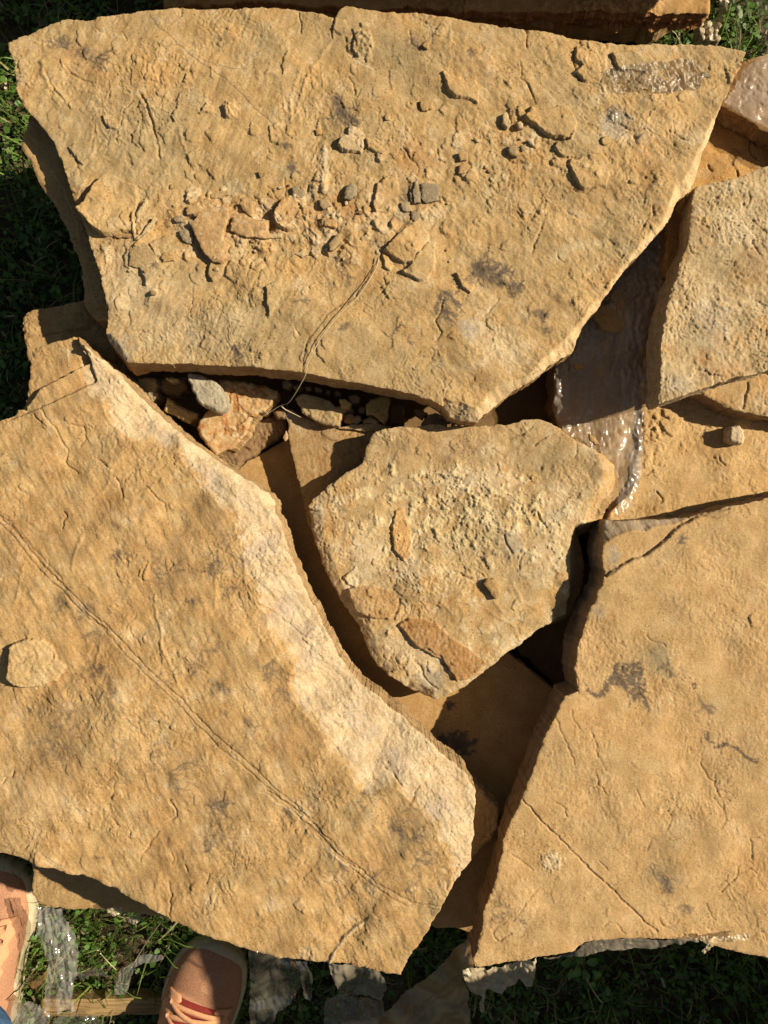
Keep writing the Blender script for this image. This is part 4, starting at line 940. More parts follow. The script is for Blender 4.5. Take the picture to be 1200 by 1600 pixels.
#@@PART3
# ------------------------------------------------------------------ loose stones
def stone(label, poly, z, thick, col, cat='stone', name='stone_chip', group=None, er=None, und=.8, fin=.5, tilt=(0, 0), step=1.3, amp=.8, mat=None, cols=(), wall=None, ter=.3, grain=.3, fzk=1.0):
    P = np.array(poly, float)
    size = float(np.max(P.max(0) - P.min(0)))
    g = Grid(poly, step if size < 60 else 1.6, int(P.sum()) % 991, amp, 40, 2.0)
    g.fz = min(2.0, size / 20) * fzk
    g.rock(und=und, mid=und * .7, fin=fin, ter=ter, tn=5, scale=.6)
    g.H -= g.H[g.inside].mean() if g.inside.any() else 0
    g.C[:] = col
    g.tint(CRE, 12, .2, .7, grain, 51); g.tint(DRK, 10, .3, .8, grain, 52)
    for c_, sc_, lo_, hi_, k_ in cols: g.tint(c_, sc_, lo_, hi_, k_, 60 + int(sc_))
    e = min(er, thick * 250) if er is not None else min(thick * 1000 * .15, .9)
    g.build(name, z + thick, thick + .0015, mat or ROCK, np.array(wall if wall is not None else np.array(col) * .85), er=e, ew=min(4, size * .15), wallrough=min(1.2, size * .05), base_flare=min(1.0, size * .03), rings=5, tilt=tilt)
    tag(g.obj, label, cat, group)
    return g

def on(g, poly):
    P = np.array(poly, float); x, y = P.mean(0)
    return float(np.mean([g.zat(x, y)] + [g.zat(*((p + [x, y]) / 2)) for p in P])) - .0006

GA = 'loose stone chips lying on the chip covered top slab'
GYC = [.25,.235,.18]; PAL = [.56,.46,.29]
CH = [
 ('long orange shard standing proud at the left end of the crumbly strip', b([(700,350),(760,290),(830,260),(900,248),(945,262),(950,320),(920,400),(935,500),(930,570),(900,602),(850,592),(790,530),(742,430)]), 9, [.48,.31,.15]),
 ('blocky orange chip just right of the long orange shard', b([(960,400),(978,310),(1030,288),(1070,310),(1120,330),(1200,330),(1200,440),(1130,440),(1040,432)]), 8, [.49,.32,.16]),
 ('triangular tan chip touching the top of the blocky orange chip', b([(1012,225),(1108,213),(1098,318),(1058,290)]), 6, TAN),
 ('flat oval chip near the lower left of the crumbly strip', b([(325,620),(330,540),(380,480),(440,490),(490,550),(480,590),(400,632)]), 3, [.38,.29,.16]),
 ('small grey chip at the lower left of the long orange shard', b([(640,400),(700,388),(725,402),(715,480),(690,478),(662,460)]), 4, GYC),
 ('tiny slate blue chip left of the long orange shard', b([(602,328),(630,305),(658,310),(656,345),(622,348)]), 3, [.20,.20,.17]),
 ('knobbly tan chip above the long orange shard', b([(680,268),(700,240),(745,225),(790,262),(745,292),(690,300)]), 5, TAN),
 ('thin bar of tan stone above the triangular chip', b([(825,175),(900,150),(945,150),(950,175),(850,200)]), 3, [.42,.31,.17]),
 ('broad olive grey chip above the upper end of the curved crack', c([(1030,425),(1060,416),(1130,430),(1152,470),(1140,530),(1062,546),(1028,510)]), 6, GYC),
 ('slim upright grey chip left of the broad olive grey chip', c([(987,412),(1014,408),(1024,470),(1030,545),(992,546),(980,480)]), 5, [.27,.24,.18]),
 ('dark sliver at the left of the slim grey chip', c([(960,482),(985,470),(986,540),(966,532)]), 4, [.22,.2,.15]),
 ('pale grey chip below the slim grey chip', c([(915,540),(960,538),(976,600),(920,592),(905,565)]), 4, [.36,.31,.22]),
 ('little grey chip at the very top of the curved crack', c([(982,600),(1020,602),(1018,640),(990,662),(972,640)]), 4, [.27,.24,.17]),
 ('grey lens shaped chip in the middle of the crumbly strip', c([(553,515),(565,445),(600,418),(630,448),(627,500),(590,522)]), 8, [.29,.26,.19]),
 ('grey wedge of stone on top of the curled flake', c([(222,450),(260,435),(305,480),(290,512),(215,510)]), 6, [.27,.23,.16]),
 ('smooth brown pebble at the bottom of the crumbly strip', c([(455,800),(500,740),(540,735),(537,790),(482,840),(460,842)]), 8, [.40,.30,.16]),
 ('pale angular chip lying left of the smooth brown pebble', c([(245,865),(300,833),(325,870),(290,888)]), 4, PAL),
 ('flat pale tile in the lower left of the crumbly strip', c([(72,745),(162,733),(160,765),(75,772)]), 3, PAL),
 ('tiny white grain in the middle of the crumbly strip', c([(555,540),(570,530),(576,555),(560,562)]), 4, [.66,.58,.42]),
 ('upright pale tooth of stone right of the two round hollows', d([(543,345),(548,290),(572,278),(592,345),(575,368)]), 7, PAL),
 ('rounded pale pebble beside the dark hollow near the lens shaped flake', d([(628,345),(650,332),(668,350),(662,375),(640,374)]), 6, PAL),
 ('dark grey stone below the dark hollow near the lens shaped flake', d([(582,485),(600,468),(632,482),(630,540),(600,530),(582,512)]), 7, [.27,.22,.14]),
 ('white splinter of stone between two dark grey stones', d([(688,445),(725,432),(732,480),(712,468)]), 6, [.64,.56,.42]),
 ('grey nub right of the white splinter foot', d([(650,478),(682,468),(690,495),(662,512)]), 4, [.3,.26,.18]),
 ('yellow knob at the right end of the lower olive flake', d([(1125,440),(1145,418),(1178,425),(1180,455),(1150,472),(1130,462)]), 5, [.52,.38,.17]),
 ('rounded tan knob with a crescent shadow, upper of the pair left of the hollows', d([(290,515),(318,508),(345,530),(335,560),(298,565)]), 6, TAN),
 ('tan chip below the crescent shadow knob', d([(292,590),(330,580),(360,600),(320,640),(290,640)]), 5, TAN),
 ('round tan knob on the left edge of the faint oval swelling near the diamond flake', d([(62,210),(110,200),(142,225),(130,255),(75,268)]), 5, TAN),
 ('small brown pebble above the crumbly strip, alone on smooth stone', b([(576,125),(585,108),(602,112),(600,135),(584,140)]), 5, BRN),
 ('small round pebble above the long pale ridge', c([(365,90),(385,80),(410,88),(408,115),(375,120)]), 6, ORA),
 ('tiny dark pebble at the left end of the crumbly strip', c([(10,350),(28,345),(42,370),(25,390)]), 5, [.3,.2,.1]),
 ('dark round pebble below the broken olive flake', b([(458,785),(470,770),(490,778),(485,800),(465,803)]), 5, [.25,.19,.12]),
 ('flat tan chip on top of the broken plates left of the flat oval chip', b([(525,570),(545,535),(600,535),(605,585),(540,598)]), 3, TAN),
 ('thin stick of stone leaning across the left rubble', b([(365,455),(420,400),(480,305),(490,320),(440,405),(385,450)]), 5, PAL),
 ('short pale splinter standing beside the raised left flake', b([(368,350),(372,290),(400,250),(432,205),(438,215),(410,290),(385,345)]), 5, PAL),
 ('brown chip below the raised left flake, in a dark gap', b([(225,425),(260,420),(330,418),(345,432),(320,445),(240,440)]), 4, BRN),
 ('thin orange splinter in the middle of the crumbly strip', c([(405,640),(440,640),(500,660),(495,700),(430,690)]), 4, ORA),
 ('tan chip leaning at the foot of the long pale ridge', c([(400,520),(440,510),(470,560),(420,585),(398,560)]), 5, [.37,.29,.18]),
 ('small knob alone in the smooth area right of the top notch', [(601,181),(605,177),(610,181),(609,187),(603,187)], 3.5, TAN),
 ('small tan triangle near the top edge, with a shadow on its left', [(660,70),(668,61),(673,60),(668,76)], 3, TAN),
 ('square chip just left of the crescent rimmed pebble near the right edge', [(1106,112),(1112,108),(1118,114),(1111,120)], 3, TAN),
 ('thin grey flake pressed against the crumpled plastic patch', [(1098,112),(1110,110),(1112,121),(1100,120)], 3, GYC),
]
for lab, poly, hh, cc in CH:
    cols = ((BRN, 14, .0, .4, .6), (CRE, 11, .1, .5, .5)) if 'orange' in lab else ()
    stone(lab, poly, on(A, poly), hh * .00075 + .0006, np.array(cc) * .75 + TAN * .25, 'stone chip', group=GA, fzk=.8 if 'orange' in lab else .45, und=.7 if 'orange' in lab else .4, fin=.3, amp=1.5, cols=cols)
# scatter of crumbs on the strip: countable grit, each a stone of its own
rng = random.Random(11)
places = [('left of the long orange shard', 300, 345), ('below the blocky orange chip', 400, 385), ('above the grey wedge', 450, 290), ('right of the grey lens chip', 570, 330), ('below the smooth brown pebble', 530, 395), ('beside the white splinter', 815, 225), ('left of the pale tooth', 740, 215), ('below the flat oval chip', 215, 420), ('beside the pebble of the pair of hollows', 770, 260), ('under the grey lens chip', 530, 345), ('at the left foot of the curled flake', 425, 350), ('near the olive grey chip', 690, 320), ('at the tip of the long orange shard', 335, 420), ('at the foot of the broken plates', 690, 400)]
for i, (pl, x0, y0) in enumerate(places):
    for j, w_ in enumerate(('tiny cream crumb', 'tiny brown crumb')):
        x = x0 + rng.uniform(-14, 14); y = y0 + rng.uniform(-10, 10); r = rng.uniform(1.8, 3.4); a0 = rng.uniform(0, 6)
        P = [(x + r * math.cos(a0 + k * 1.2566) * rng.uniform(.7, 1.3), y + r * math.sin(a0 + k * 1.2566) * rng.uniform(.7, 1.3)) for k in range(5)]
        stone(w_ + ' ' + pl, P, on(A, P), .0028, np.array(PAL if j == 0 else BRN), 'stone crumb', group=GA, step=1.0, amp=.3, und=.3, fin=.3)

P = q([(690,630),(705,612),(730,612),(752,640),(762,672),(740,692)])
stone('smooth brown D-shaped pebble alone on the crusted middle slab', P, on(C_, P), .008, np.array([.40,.27,.12]), 'pebble', 'pebble', er=.8, fin=.15, und=.2, ter=0)
P = r4([(1000,245),(1010,225),(1045,215),(1080,240),(1084,280),(1070,312),(1030,308),(1000,292)])
stone('pale cubic pebble casting a square shadow on the orange tan slab', P, on(F_, P), .017, np.array([.58,.48,.33]), 'pebble', 'pebble', er=3.0, fin=.5)

GR = 'broken rubble wedged in the gap below the chip covered top slab'
s5 = lambda pts: T(180, 560, .23333, pts)
s6 = lambda pts: T(420, 580, .28333, pts)
RUB = [
 ('big rust and orange chunk of rubble with a crumbly surface', s5([(560,420),(600,370),(640,340),(690,250),(680,180),(700,140),(850,150),(960,180),(1080,215),(1080,250),(1050,300),(1000,355),(960,362),(905,425),(880,500),(830,560),(790,600),(700,630),(670,650),(620,590),(570,530),(545,470)]), .245, .030, [.50,.33,.16], 3, ((RUS, 20, -.05, .35, .85), ([.60,.50,.32], 13, .0, .4, .75))),
 ('smooth grey chunk of rubble lying on the rusty chunk', s5([(490,100),(580,112),(660,145),(700,185),(735,270),(745,320),(715,355),(650,345),(590,320),(540,270),(510,210),(488,150)]), .272, .026, [.40,.37,.29], 3, ()),
 ('ridged tan block of rubble left of the rusty chunk', s5([(345,262),(400,300),(480,340),(555,370),(545,400),(490,435),(430,405),(318,345)]), .240, .026, [.44,.33,.17], 3, ()),
 ('small tan lump of rubble nearest the nose of the veined slab', s5([(150,130),(200,125),(270,135),(282,180),(265,210),(290,265),(240,295),(180,250),(150,190)]), .236, .024, [.42,.33,.20], 3, ()),
 ('thin pale sliver of rubble above the tan block', s5([(322,128),(372,126),(424,138),(420,152),(380,160)]), .255, .012, [.55,.45,.28], 1, ()),
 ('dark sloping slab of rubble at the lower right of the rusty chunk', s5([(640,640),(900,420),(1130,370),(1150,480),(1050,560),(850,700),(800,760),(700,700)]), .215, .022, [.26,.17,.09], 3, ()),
 ('flat tan slab of rubble left of the ochre tooth', s6([(145,150),(180,125),(250,135),(330,160),(372,200),(450,190),(405,240),(385,302),(320,295),(240,260),(180,225)]), .250, .022, [.44,.33,.18], 1.5, ()),
 ('ochre tooth of rubble standing on the flat tan slab', s6([(388,155),(420,150),(452,172),(438,204),(400,205)]), .268, .015, [.55,.37,.14], 2, ()),
 ('rust coloured crumb behind the flat tan slab', s6([(410,250),(440,230),(470,245),(465,290),(420,285)]), .240, .020, [.45,.28,.12], 2, ()),
 ('mustard yellow lump of rubble half in shadow', s6([(535,185),(560,152),(620,133),(668,150),(660,240),(640,290),(600,262),(575,240),(540,240)]), .245, .022, [.52,.37,.14], 3, ()),
 ('tan nub of rubble below the mustard yellow lump', s6([(515,265),(560,243),(607,270),(602,294),(520,292)]), .242, .018, [.48,.36,.18], 3, ()),
 ('flat ledge of rubble resting against the crusted middle slab', s6([(378,312),(470,292),(600,290),(655,308),(640,330),(480,322)]), .246, .014, [.44,.34,.2], 1, ()),
 ('wide tan piece of rubble near the lower tip of the top slab', s6([(850,290),(882,238),(920,228),(985,262),(985,304),(900,310)]), .246, .018, [.50,.35,.18], 2, ()),
 ('small orange crumb in the dark part of the gap', s6([(805,208),(850,215),(882,230),(850,262),(815,240)]), .245, .016, [.42,.25,.12], 2, ()),
 ('square crumb right of the wide tan piece', s6([(938,238),(975,236),(978,268),(945,266)]), .256, .014, TAN, 2, ()),
 ('upright crumb right of the square crumb', s6([(988,240),(1008,248),(1008,282),(985,276)]), .256, .014, BRN, 2, ()),
 ('crumb below the lower tip of the top slab', s6([(1012,258),(1038,262),(1038,304),(1010,304)]), .250, .014, TAN, 2, ()),
 ('last little crumb before the tip of the top slab', s6([(1050,285),(1075,282),(1085,304),(1050,306)]), .250, .014, BRN, 2, ()),
 ('small orange nub on the left edge of the grey brown slab', [(442,684),(447,672),(450,680),(450,686),(446,690)], .235, .02, [.50,.36,.18], 1, ()),
 ('round dark stone deep in the gap by the dry stem', s6([(20,220),(60,200),(95,215),(90,262),(40,258)]), .235, .020, [.30,.20,.12], 4, ()),
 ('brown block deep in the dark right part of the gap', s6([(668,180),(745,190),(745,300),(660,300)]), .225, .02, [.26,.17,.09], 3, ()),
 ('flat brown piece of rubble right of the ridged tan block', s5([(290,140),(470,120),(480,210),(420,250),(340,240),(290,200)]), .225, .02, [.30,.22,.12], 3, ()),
]
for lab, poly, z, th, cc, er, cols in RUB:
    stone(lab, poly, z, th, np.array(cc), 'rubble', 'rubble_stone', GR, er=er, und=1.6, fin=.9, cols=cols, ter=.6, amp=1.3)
for i, (x, y, r, w_) in enumerate([(447,600,8,'leftmost round stone under the shaded edge'), (464,604,7,'second round stone under the shaded edge, by the stem'), (481,606,8,'third stone in the row under the shaded edge'), (497,609,6,'fourth small stone in the row under the shaded edge'), (512,612,7,'fifth stone in the row, above the flat tan slab'), (528,615,7,'sixth stone in the row, above the ochre tooth'), (552,622,8,'dark stone between the ochre tooth and the mustard lump'), (565,640,7,'small stone left of the mustard yellow lump'), (430,617,7,'shaded stone left of the dry stem'), (556,655,8,'deep shaded stone below the ochre tooth'), (545,640,9,'brown stone right of the rust coloured crumb')]):
    rr = random.Random(i)
    kn = rr.randint(4, 6); r *= rr.uniform(.8, 1.35); a0 = rr.uniform(0, 6)
    P = [(x + r * math.cos(a0 + k * 6.283 / kn) * rr.uniform(.6, 1.3), y + r * .8 * math.sin(a0 + k * 6.283 / kn) * rr.uniform(.6, 1.3)) for k in range(kn)]
    stone(w_, P, .243, rr.uniform(.010, .020), np.array([.38,.28,.16]), 'rubble', 'rubble_stone', GR, er=3)

# ochre flakes on the plastic in the gap, gravel by the next stack
s3 = lambda pts: T(840, 280, .2375, pts)
stone('large ochre flake lying on the plastic in the gap', s3([(365,885),(420,830),(480,818),(535,830),(560,880),(575,950),(560,1000),(500,1008),(430,985),(380,930)]), .254, .003, np.array([.42,.28,.12]), 'stone flake', 'stone_flake')
stone('squarish brown flake on the plastic above the ochre flake', s3([(490,750),(535,715),(570,790),(565,850),(520,840),(485,790)]), .254, .003, np.array([.42,.28,.12]), 'stone flake', 'stone_flake')
stone('small ochre flake near the left edge of the plastic in the gap', s3([(240,1215),(300,1215),(305,1245),(270,1252),(240,1235)]), .251, .003, np.array([.48,.28,.10]), 'stone flake', 'stone_flake')
stone('tan chip caught in the sunlit folds of the plastic', r4([(272,258),(300,280),(330,318),(300,312),(275,290)]), .268, .004, TAN, 'stone flake', 'stone_flake')
rr = random.Random(3)
for i, w_ in enumerate(['pale gravel stone nearest the corner of the dark slab', 'square white gravel stone by the plastic strip', 'second pale gravel stone below the plastic strip', 'grey gravel stone against the grass', 'round gravel stone under the plastic strip', 'flat pale gravel stone in the shade', 'small gravel stone at the bottom of the heap', 'cream gravel stone at the top of the heap', 'tiny gravel stone beside the square white one']):
    x = 1098 + (i % 3) * 12 + rr.uniform(-3, 3); y = 36 + (i // 3) * 11 + rr.uniform(-2, 2); r = rr.uniform(4, 7)
    P = [(x + r * math.cos(k * 1.05) * rr.uniform(.7, 1.2), y + r * math.sin(k * 1.05) * rr.uniform(.7, 1.2)) for k in range(6)]
    stone(w_, P, .06, .015, np.array([.60,.53,.40]), 'gravel', 'gravel_stone', 'pale gravel beside the next stack', er=3)

# ------------------------------------------------------------------ next stack at the top, and unseen slabs and stack added for shade
def plain_slab(label, poly, z, thick, step=4, col=TAN, group=None, seed=40, name='stone_slab', wall=BRN, wr=3, ter=1.2, cat='stone slab', er=2):
    g = Grid(poly, step, seed, 2, 40)
    g.fz = 2.0 if step < 3 else .5
    g.rock(und=3, mid=2, fin=.4 if step < 3 else 0, ter=ter, tn=5)
    mottled(g, .8); g.C *= np.array(col) / TAN
    g.build(name, z, thick, ROCK, wall, er=er, ew=7, wallrough=wr)
    tag(g.obj, label, cat, group)
    return g
plain_slab('slab of the next stack along the top edge, dark but for its sunlit right end', [(255,8),(400,4),(500,10),(600,12),(700,15),(800,18),(960,19),(1000,17),(1040,19),(1108,20),(1110,0),(1104,-40),(1090,-160),(260,-160)], .12, .030, 2, ORA, seed=41, wall=[.34,.17,.07], wr=7, ter=2.2)
plain_slab('lower slab of the next stack, deep in shade below the top edge', [(280,40),(500,30),(760,34),(1020,44),(1060,30),(1060,-140),(280,-140)], .06, .03, 5, BRN, seed=42)
def wpoly(pts, z): return [wpx(x, y, z) for x, y in pts]
GN = 'unseen slabs added to the next stack, above the top edge'
plain_slab('unseen upper slab added to the next stack to shade the one at the top edge', wpoly([(-.3,.80),(.05,.80),(.07,.752),(.70,.752),(.74,.80),(.74,1.35),(-.3,1.35)], .42), .42, .06, 12, TAN, seed=43)  # out of view, added and shaped to shade the slab at the top edge
plain_slab('unseen middle slab of the next stack, holding up the added upper slab', wpoly([(-.28,.82),(.7,.80),(.7,1.3),(-.28,1.3)], .35), .358, .21, 14, TAN, seed=44)
for i, (z, y0, x0) in enumerate([(.17, -.655, .80), (.34, -.650, .79), (.50, -.648, .775), (.66, -.600, .80), (.82, -.450, .80)]):  # out of view, added and stepped to throw shade over the lower right grass
    plain_slab(['bottom slab', 'second slab from the ground', 'third slab from the ground', 'fourth slab from the ground', 'top slab'][i] + ' of the unseen tall stack added on the right to shade the grass', wpoly([(x0, y0), (1.5, y0 + .02), (1.55, -1.7), (x0 + .02, -1.75)], z), z,   .165 if i < 4 else .155, 16, TAN, seed=50 + i)

# ------------------------------------------------------------------ wood
WOOD = simple_mat('weathered_wood', (.36, .24, .11), .8, 30, .5, .6, .002, .3, stretch=(1, 14, 14))
WOODD = simple_mat('grey_pallet_wood', (.20, .14, .08), .85, 30, .4, .6, .002, .3, stretch=(1, 14, 14))
def board(name, label, cat, x0, y0, x1, y1, wd, z0, z1, mat, seed=0, parent=None):
    rr = random.Random(seed); n = 14
    V = []; dx = x1 - x0; dy = y1 - y0; L = math.hypot(dx, dy); ux, uy = dx / L, dy / L; nx, ny = -uy, ux
    for i in range(n + 1):
        t = i / n * L; w0 = wd / 2 + rr.uniform(-.0015, .0015); w1 = wd / 2 + rr.uniform(-.0015, .0015); zt = z1 + rr.uniform(-.001, .001)
        for (o_, z) in ((-w0, z0), (-w0, zt - .002), (-w0 + .003, zt), (w1 - .003, zt), (w1, zt - .002), (w1, z0)):
            V.append((x0 + ux * t + nx * o_, y0 + uy * t + ny * o_, z))
    Fc = []
    for i in range(n):
        for k in range(6):
            a = i * 6 + k; b_ = i * 6 + (k + 1) % 6
            Fc.append((a, a + 6, b_ + 6, b_))
    Fc.append(tuple(range(6))); Fc.append(tuple(n * 6 + k for k in reversed(range(6))))
    o = mesh_obj(name, V, Fc, mat, parent=parent, smooth=False)
    if parent is None: tag(o, label, cat)
    return o
p0 = at(66, 1577, .03); p1 = at(330, 1572, .03)
board('wooden_board', 'weathered wooden board lying on the grass between the two shoes', 'board', p0[0], p0[1], p1[0], p1[1], .026, .004, .030, WOOD, 2)
pal = bpy.data.objects.new('wooden_pallet', None); COL.objects.link(pal); pal.location = (0, 0, 0)
tag(pal, 'low wooden pallet hidden in shade beneath the main stack of slabs', 'pallet')
for i in range(6):
    y = -.42 + i * .17
    board('deck_board', None, None, -.38, y, .44, y, .09, .062, .085, WOODD, 10 + i, pal)
for x in (-.34, .03, .40):
    board('bearer', None, None, x, -.46, x, .47, .09, .0, .0605, WOODD, 20, pal)

# ------------------------------------------------------------------ plastic film
def film(label, poly, zf, mat, step=1.8, fold=1.2, fs=9, ang=90, an=6, seed=0, amp=1.6, name='plastic_film', group=None, crumple=.8, cs=14, cat='plastic film'):
    g = Grid(poly, step, 80 + seed, amp, 30)
    a = math.radians(ang); U = (g.X * math.cos(a) + g.Y * math.sin(a)) / an; V_ = -g.X * math.sin(a) + g.Y * math.cos(a)
    wx = fbm(g.X / 40, g.Y / 40, seed + 3, 2) * 8
    fo = ridged((V_ + wx) / fs, U / fs, seed + 1, 2) * fold + fold * 1.5 * fbm((V_ + wx) / (fs * 3), U / (fs * 3), seed + 7, 2)
    cr_ = (np.abs(fbm((g.X + wx) / cs, g.Y / cs, seed + 2, 2, .45)) * 2) * crumple
    Z = zf(g.X, g.Y) + 1e-3 * (fo + cr_)
    snap = (np.abs(g.sd) < .5 * step) | ((g.sd <= 0) & (g.sd > -.72 * step))
    ok = g.inside | snap
    X = np.where(snap, g.NX, g.X); Y = np.where(snap, g.NY, g.Y)
    cell = ok[:-1, :-1] & ok[1:, :-1] & ok[:-1, 1:] & ok[1:, 1:]
    idx = np.arange(g.X.size).reshape(g.X.shape)
    Qd = np.stack([idx[:-1, :-1][cell], idx[1:, :-1][cell], idx[1:, 1:][cell], idx[:-1, 1:][cell]], 1)
    used = np.zeros(g.X.size, bool); used[Qd.ravel()] = True
    rm = -np.ones(g.X.size, np.int64); rm[used] = np.arange(used.sum())
    S_ = ((CZ - zf(g.X, g.Y)) / F).ravel()[used]
    V = np.stack([(X.ravel()[used] - 600) * S_, (800 - Y.ravel()[used]) * S_, Z.ravel()[used]], 1)
    o = mesh_obj(name, V, rm[Qd], mat)
    tag(o, label, cat, group)
    return o
def lin(pts):
    """smooth height through (x, y, z) points"""
    def f(X, Y):
        W = 0; S_ = 0
        for (x, y, z) in pts:
            w_ = 1 / ((X - x) ** 2 + (Y - y) ** 2 + 150) ** 1.2
            W = W + w_; S_ = S_ + w_ * z
        return S_ / W
    return f
def surf(g, dz):
    def f(X, Y):
        i = np.clip(((X - g.xs[0]) / g.step).astype(int), 0, len(g.xs) - 1); j = np.clip(((Y - g.ys[0]) / g.step).astype(int), 0, len(g.ys) - 1)
        return g.z + g.H[j, i] + dz
    return f
film('clear plastic wrap with sunlit vertical folds, filling the narrow gap beside the pitted slab', [(868,560),(900,500),(960,420),(1040,330),(1066,330),(1074,345),(1066,410),(1052,470),(1040,530),(1036,620),(1003,640),(1004,690),(1003,735),(992,768),(975,800),(960,808),(962,780),(966,745),(948,715),(925,702),(900,688),(878,670),(868,650)], lin([(868,560,.246),(1060,340,.262),(1030,500,.260),(930,540,.249),(930,640,.250),(880,640,.247),(930,690,.256),(980,690,.258),(1000,650,.262),(985,740,.283),(965,800,.292),(1000,700,.266)]), FILM_WRAP, fold=2.0, fs=8, an=8, ang=94, seed=1, crumple=1.6, cs=18)
film('clear plastic sheet over the brown slab at the upper right edge', [(1132,160),(1147,140),(1160,112),(1175,97),(1205,83),(1330,68),(1330,270),(1262,228),(1200,200),(1165,183)], surf(WR, .006), FILM_WRAP, fold=1.0, fs=16, an=7, ang=25, seed=2, crumple=.7, cs=34)
film('crumpled silvery plastic stuck near the upper right corner of the top slab', [(945,112),(960,105),(975,103),(1000,100),(1035,96),(1062,92),(1080,92),(1092,104),(1100,126),(1092,140),(1060,142),(1030,146),(995,142),(975,148),(955,138)], surf(A, .0005), FILM_MILKY, step=1.3, fold=2.4, fs=8, an=3.5, ang=65, seed=3, amp=4, crumple=1.8, cs=12)
film('small grey scrap of plastic just below the crumpled silvery patch', [(950,172),(962,162),(972,168),(970,180),(956,192),(948,188)], surf(A, .0005), FILM_MILKY, step=1.2, fold=1.0, fs=6, an=2, ang=60, seed=4)
film('long glossy strip of clear plastic hanging to the grass beside the left shoe', [(57,1417),(75,1414),(98,1416),(110,1438),(119,1460),(124,1490),(122,1512),(117,1530),(119,1578),(110,1576),(90,1582),(66,1580),(70,1545),(76,1510),(68,1475),(58,1455)], lin([(60,1417,.105),(98,1417,.105),(90,1470,.095),(95,1530,.085),(90,1580,.075)]), FILM_GLOSS, step=1.3, fold=3.6, fs=11, an=5, ang=84, seed=5, crumple=2.6, cs=20)
film('broad dirty brown plastic sheet draped under the corner of the lower right slab', T(480,1420,.31667,[(826,95),(850,120),(870,160),(835,220),(818,285),(760,340),(795,400),(800,570),(800,660),(50,660),(150,565),(260,550),(370,510),(480,410),(600,320),(700,220),(775,155)]), lin([(745,1455,.255),(735,1500,.24),(680,1500,.18),(730,1560,.14),(640,1560,.12),(560,1600,.06),(700,1620,.1)]), FILM_BROWN, fold=4, fs=26, an=5, ang=-38, seed=6, crumple=3, cs=46)
film('ragged pale plastic tatters poking out under the lower right slab', T(480,1420,.31667,[(765,292),(820,285),(900,290),(1000,262),(1080,245),(1132,235),(1125,300),(1108,378),(1078,378),(1045,340),(1025,370),(990,380),(960,412),(925,410),(885,395),(878,430),(868,515),(850,500),(862,430),(835,420),(805,400),(778,350)]), lin([(730,1510,.27),(830,1500,.275),(800,1540,.24),(755,1580,.2),(830,1535,.235)]), FILM_TATTER, step=1.4, fold=2.2, fs=8, an=2, ang=70, seed=7, amp=5, crumple=2.4, cs=14)
film('thin plastic sheet folded along the bottom edge of the lower right slab', T(840,1440,.3,[(150,165),(190,150),(230,118),(300,95),(350,85),(520,80),(600,92),(700,85),(830,80),(840,98),(750,115),(640,130),(590,138),(500,130),(330,152),(200,178),(60,190),(30,184),(100,176)]), lin([(850,1495,.285),(920,1475,.31),(1000,1470,.315),(1090,1466,.318),(1000,1480,.300)]), FILM_MILKY, step=1.4, fold=1.4, fs=9, an=8, ang=-5, seed=8, crumple=1, cs=18)
film('twisted white scrap of plastic resting on the bottom edge of the lower right slab', T(840,1440,.3,[(850,72),(880,70),(900,80),(1000,72),(1060,62),(1102,60),(1085,98),(1040,88),(1000,98),(930,110),(905,135),(868,168),(852,150),(880,112),(845,95)]), lin([(1100,1462,.325),(1150,1462,.325),(1100,1488,.31)]), FILM_TATTER, step=1.2, fold=1.8, fs=6, an=4, ang=-10, seed=9, crumple=1.5, cs=9)
film('sheet of clear plastic hanging in shade right of the right shoe', [(390,1478),(430,1490),(480,1500),(489,1532),(485,1562),(476,1556),(470,1535),(455,1565),(432,1582),(422,1640),(392,1640)], lin([(400,1485,.26),(480,1500,.25),(440,1560,.15),(410,1630,.08)]), FILM_CLEAR, fold=3, fs=16, an=6, ang=80, seed=10, crumple=2.5, cs=30)
film('dull plastic sheet hanging under the bottom tip of the veined slab', [(512,1500),(560,1505),(592,1515),(604,1545),(597,1560),(570,1556),(530,1552)], lin([(520,1505,.25),(590,1515,.24),(560,1555,.16)]), FILM_MILKY, fold=3, fs=16, an=3, ang=80, seed=11, crumple=3, cs=24)
film('puffed up milky plastic bag on the dark grass at the bottom', [(505,1572),(512,1560),(532,1552),(565,1553),(596,1557),(600,1572),(606,1580),(592,1582),(588,1600),(560,1608),(505,1620)], lin([(550,1565,.15),(505,1610,.10),(595,1595,.11)]), FILM_MILKY, fold=4, fs=22, an=2, ang=20, seed=12, crumple=4, cs=26)
film('white plastic strip standing beside the sunlit end of the next stack', [(1112,-12),(1128,-12),(1143,-12),(1136,12),(1126,40),(1117,66),(1108,64),(1112,45),(1122,20),(1124,5)], lin([(1130,-10,.16),(1112,64,.10)]), FILM_TATTER, step=1.4, fold=2.5, fs=8, an=6, ang=105, seed=13, crumple=1.5)
film('narrow wisp of plastic in the grass at the upper right', [(1147,14),(1153,12),(1157,22),(1155,45),(1158,55),(1164,50),(1158,62),(1156,80),(1146,78),(1145,62),(1152,45),(1152,25)], lin([(1150,14,.10),(1152,78,.12)]), FILM_CLEAR, step=1.2, fold=1.5, fs=6, an=5, ang=90, seed=14)
film('pale plastic sheet falling to the grass in the upper right corner', [(1172,-15),(1250,-15),(1250,85),(1215,85),(1192,88),(1186,60),(1180,25)], lin([(1180,-10,.08),(1210,80,.2),(1240,0,.12)]), FILM_CLEAR, fold=3, fs=14, an=5, ang=75, seed=15, crumple=2)
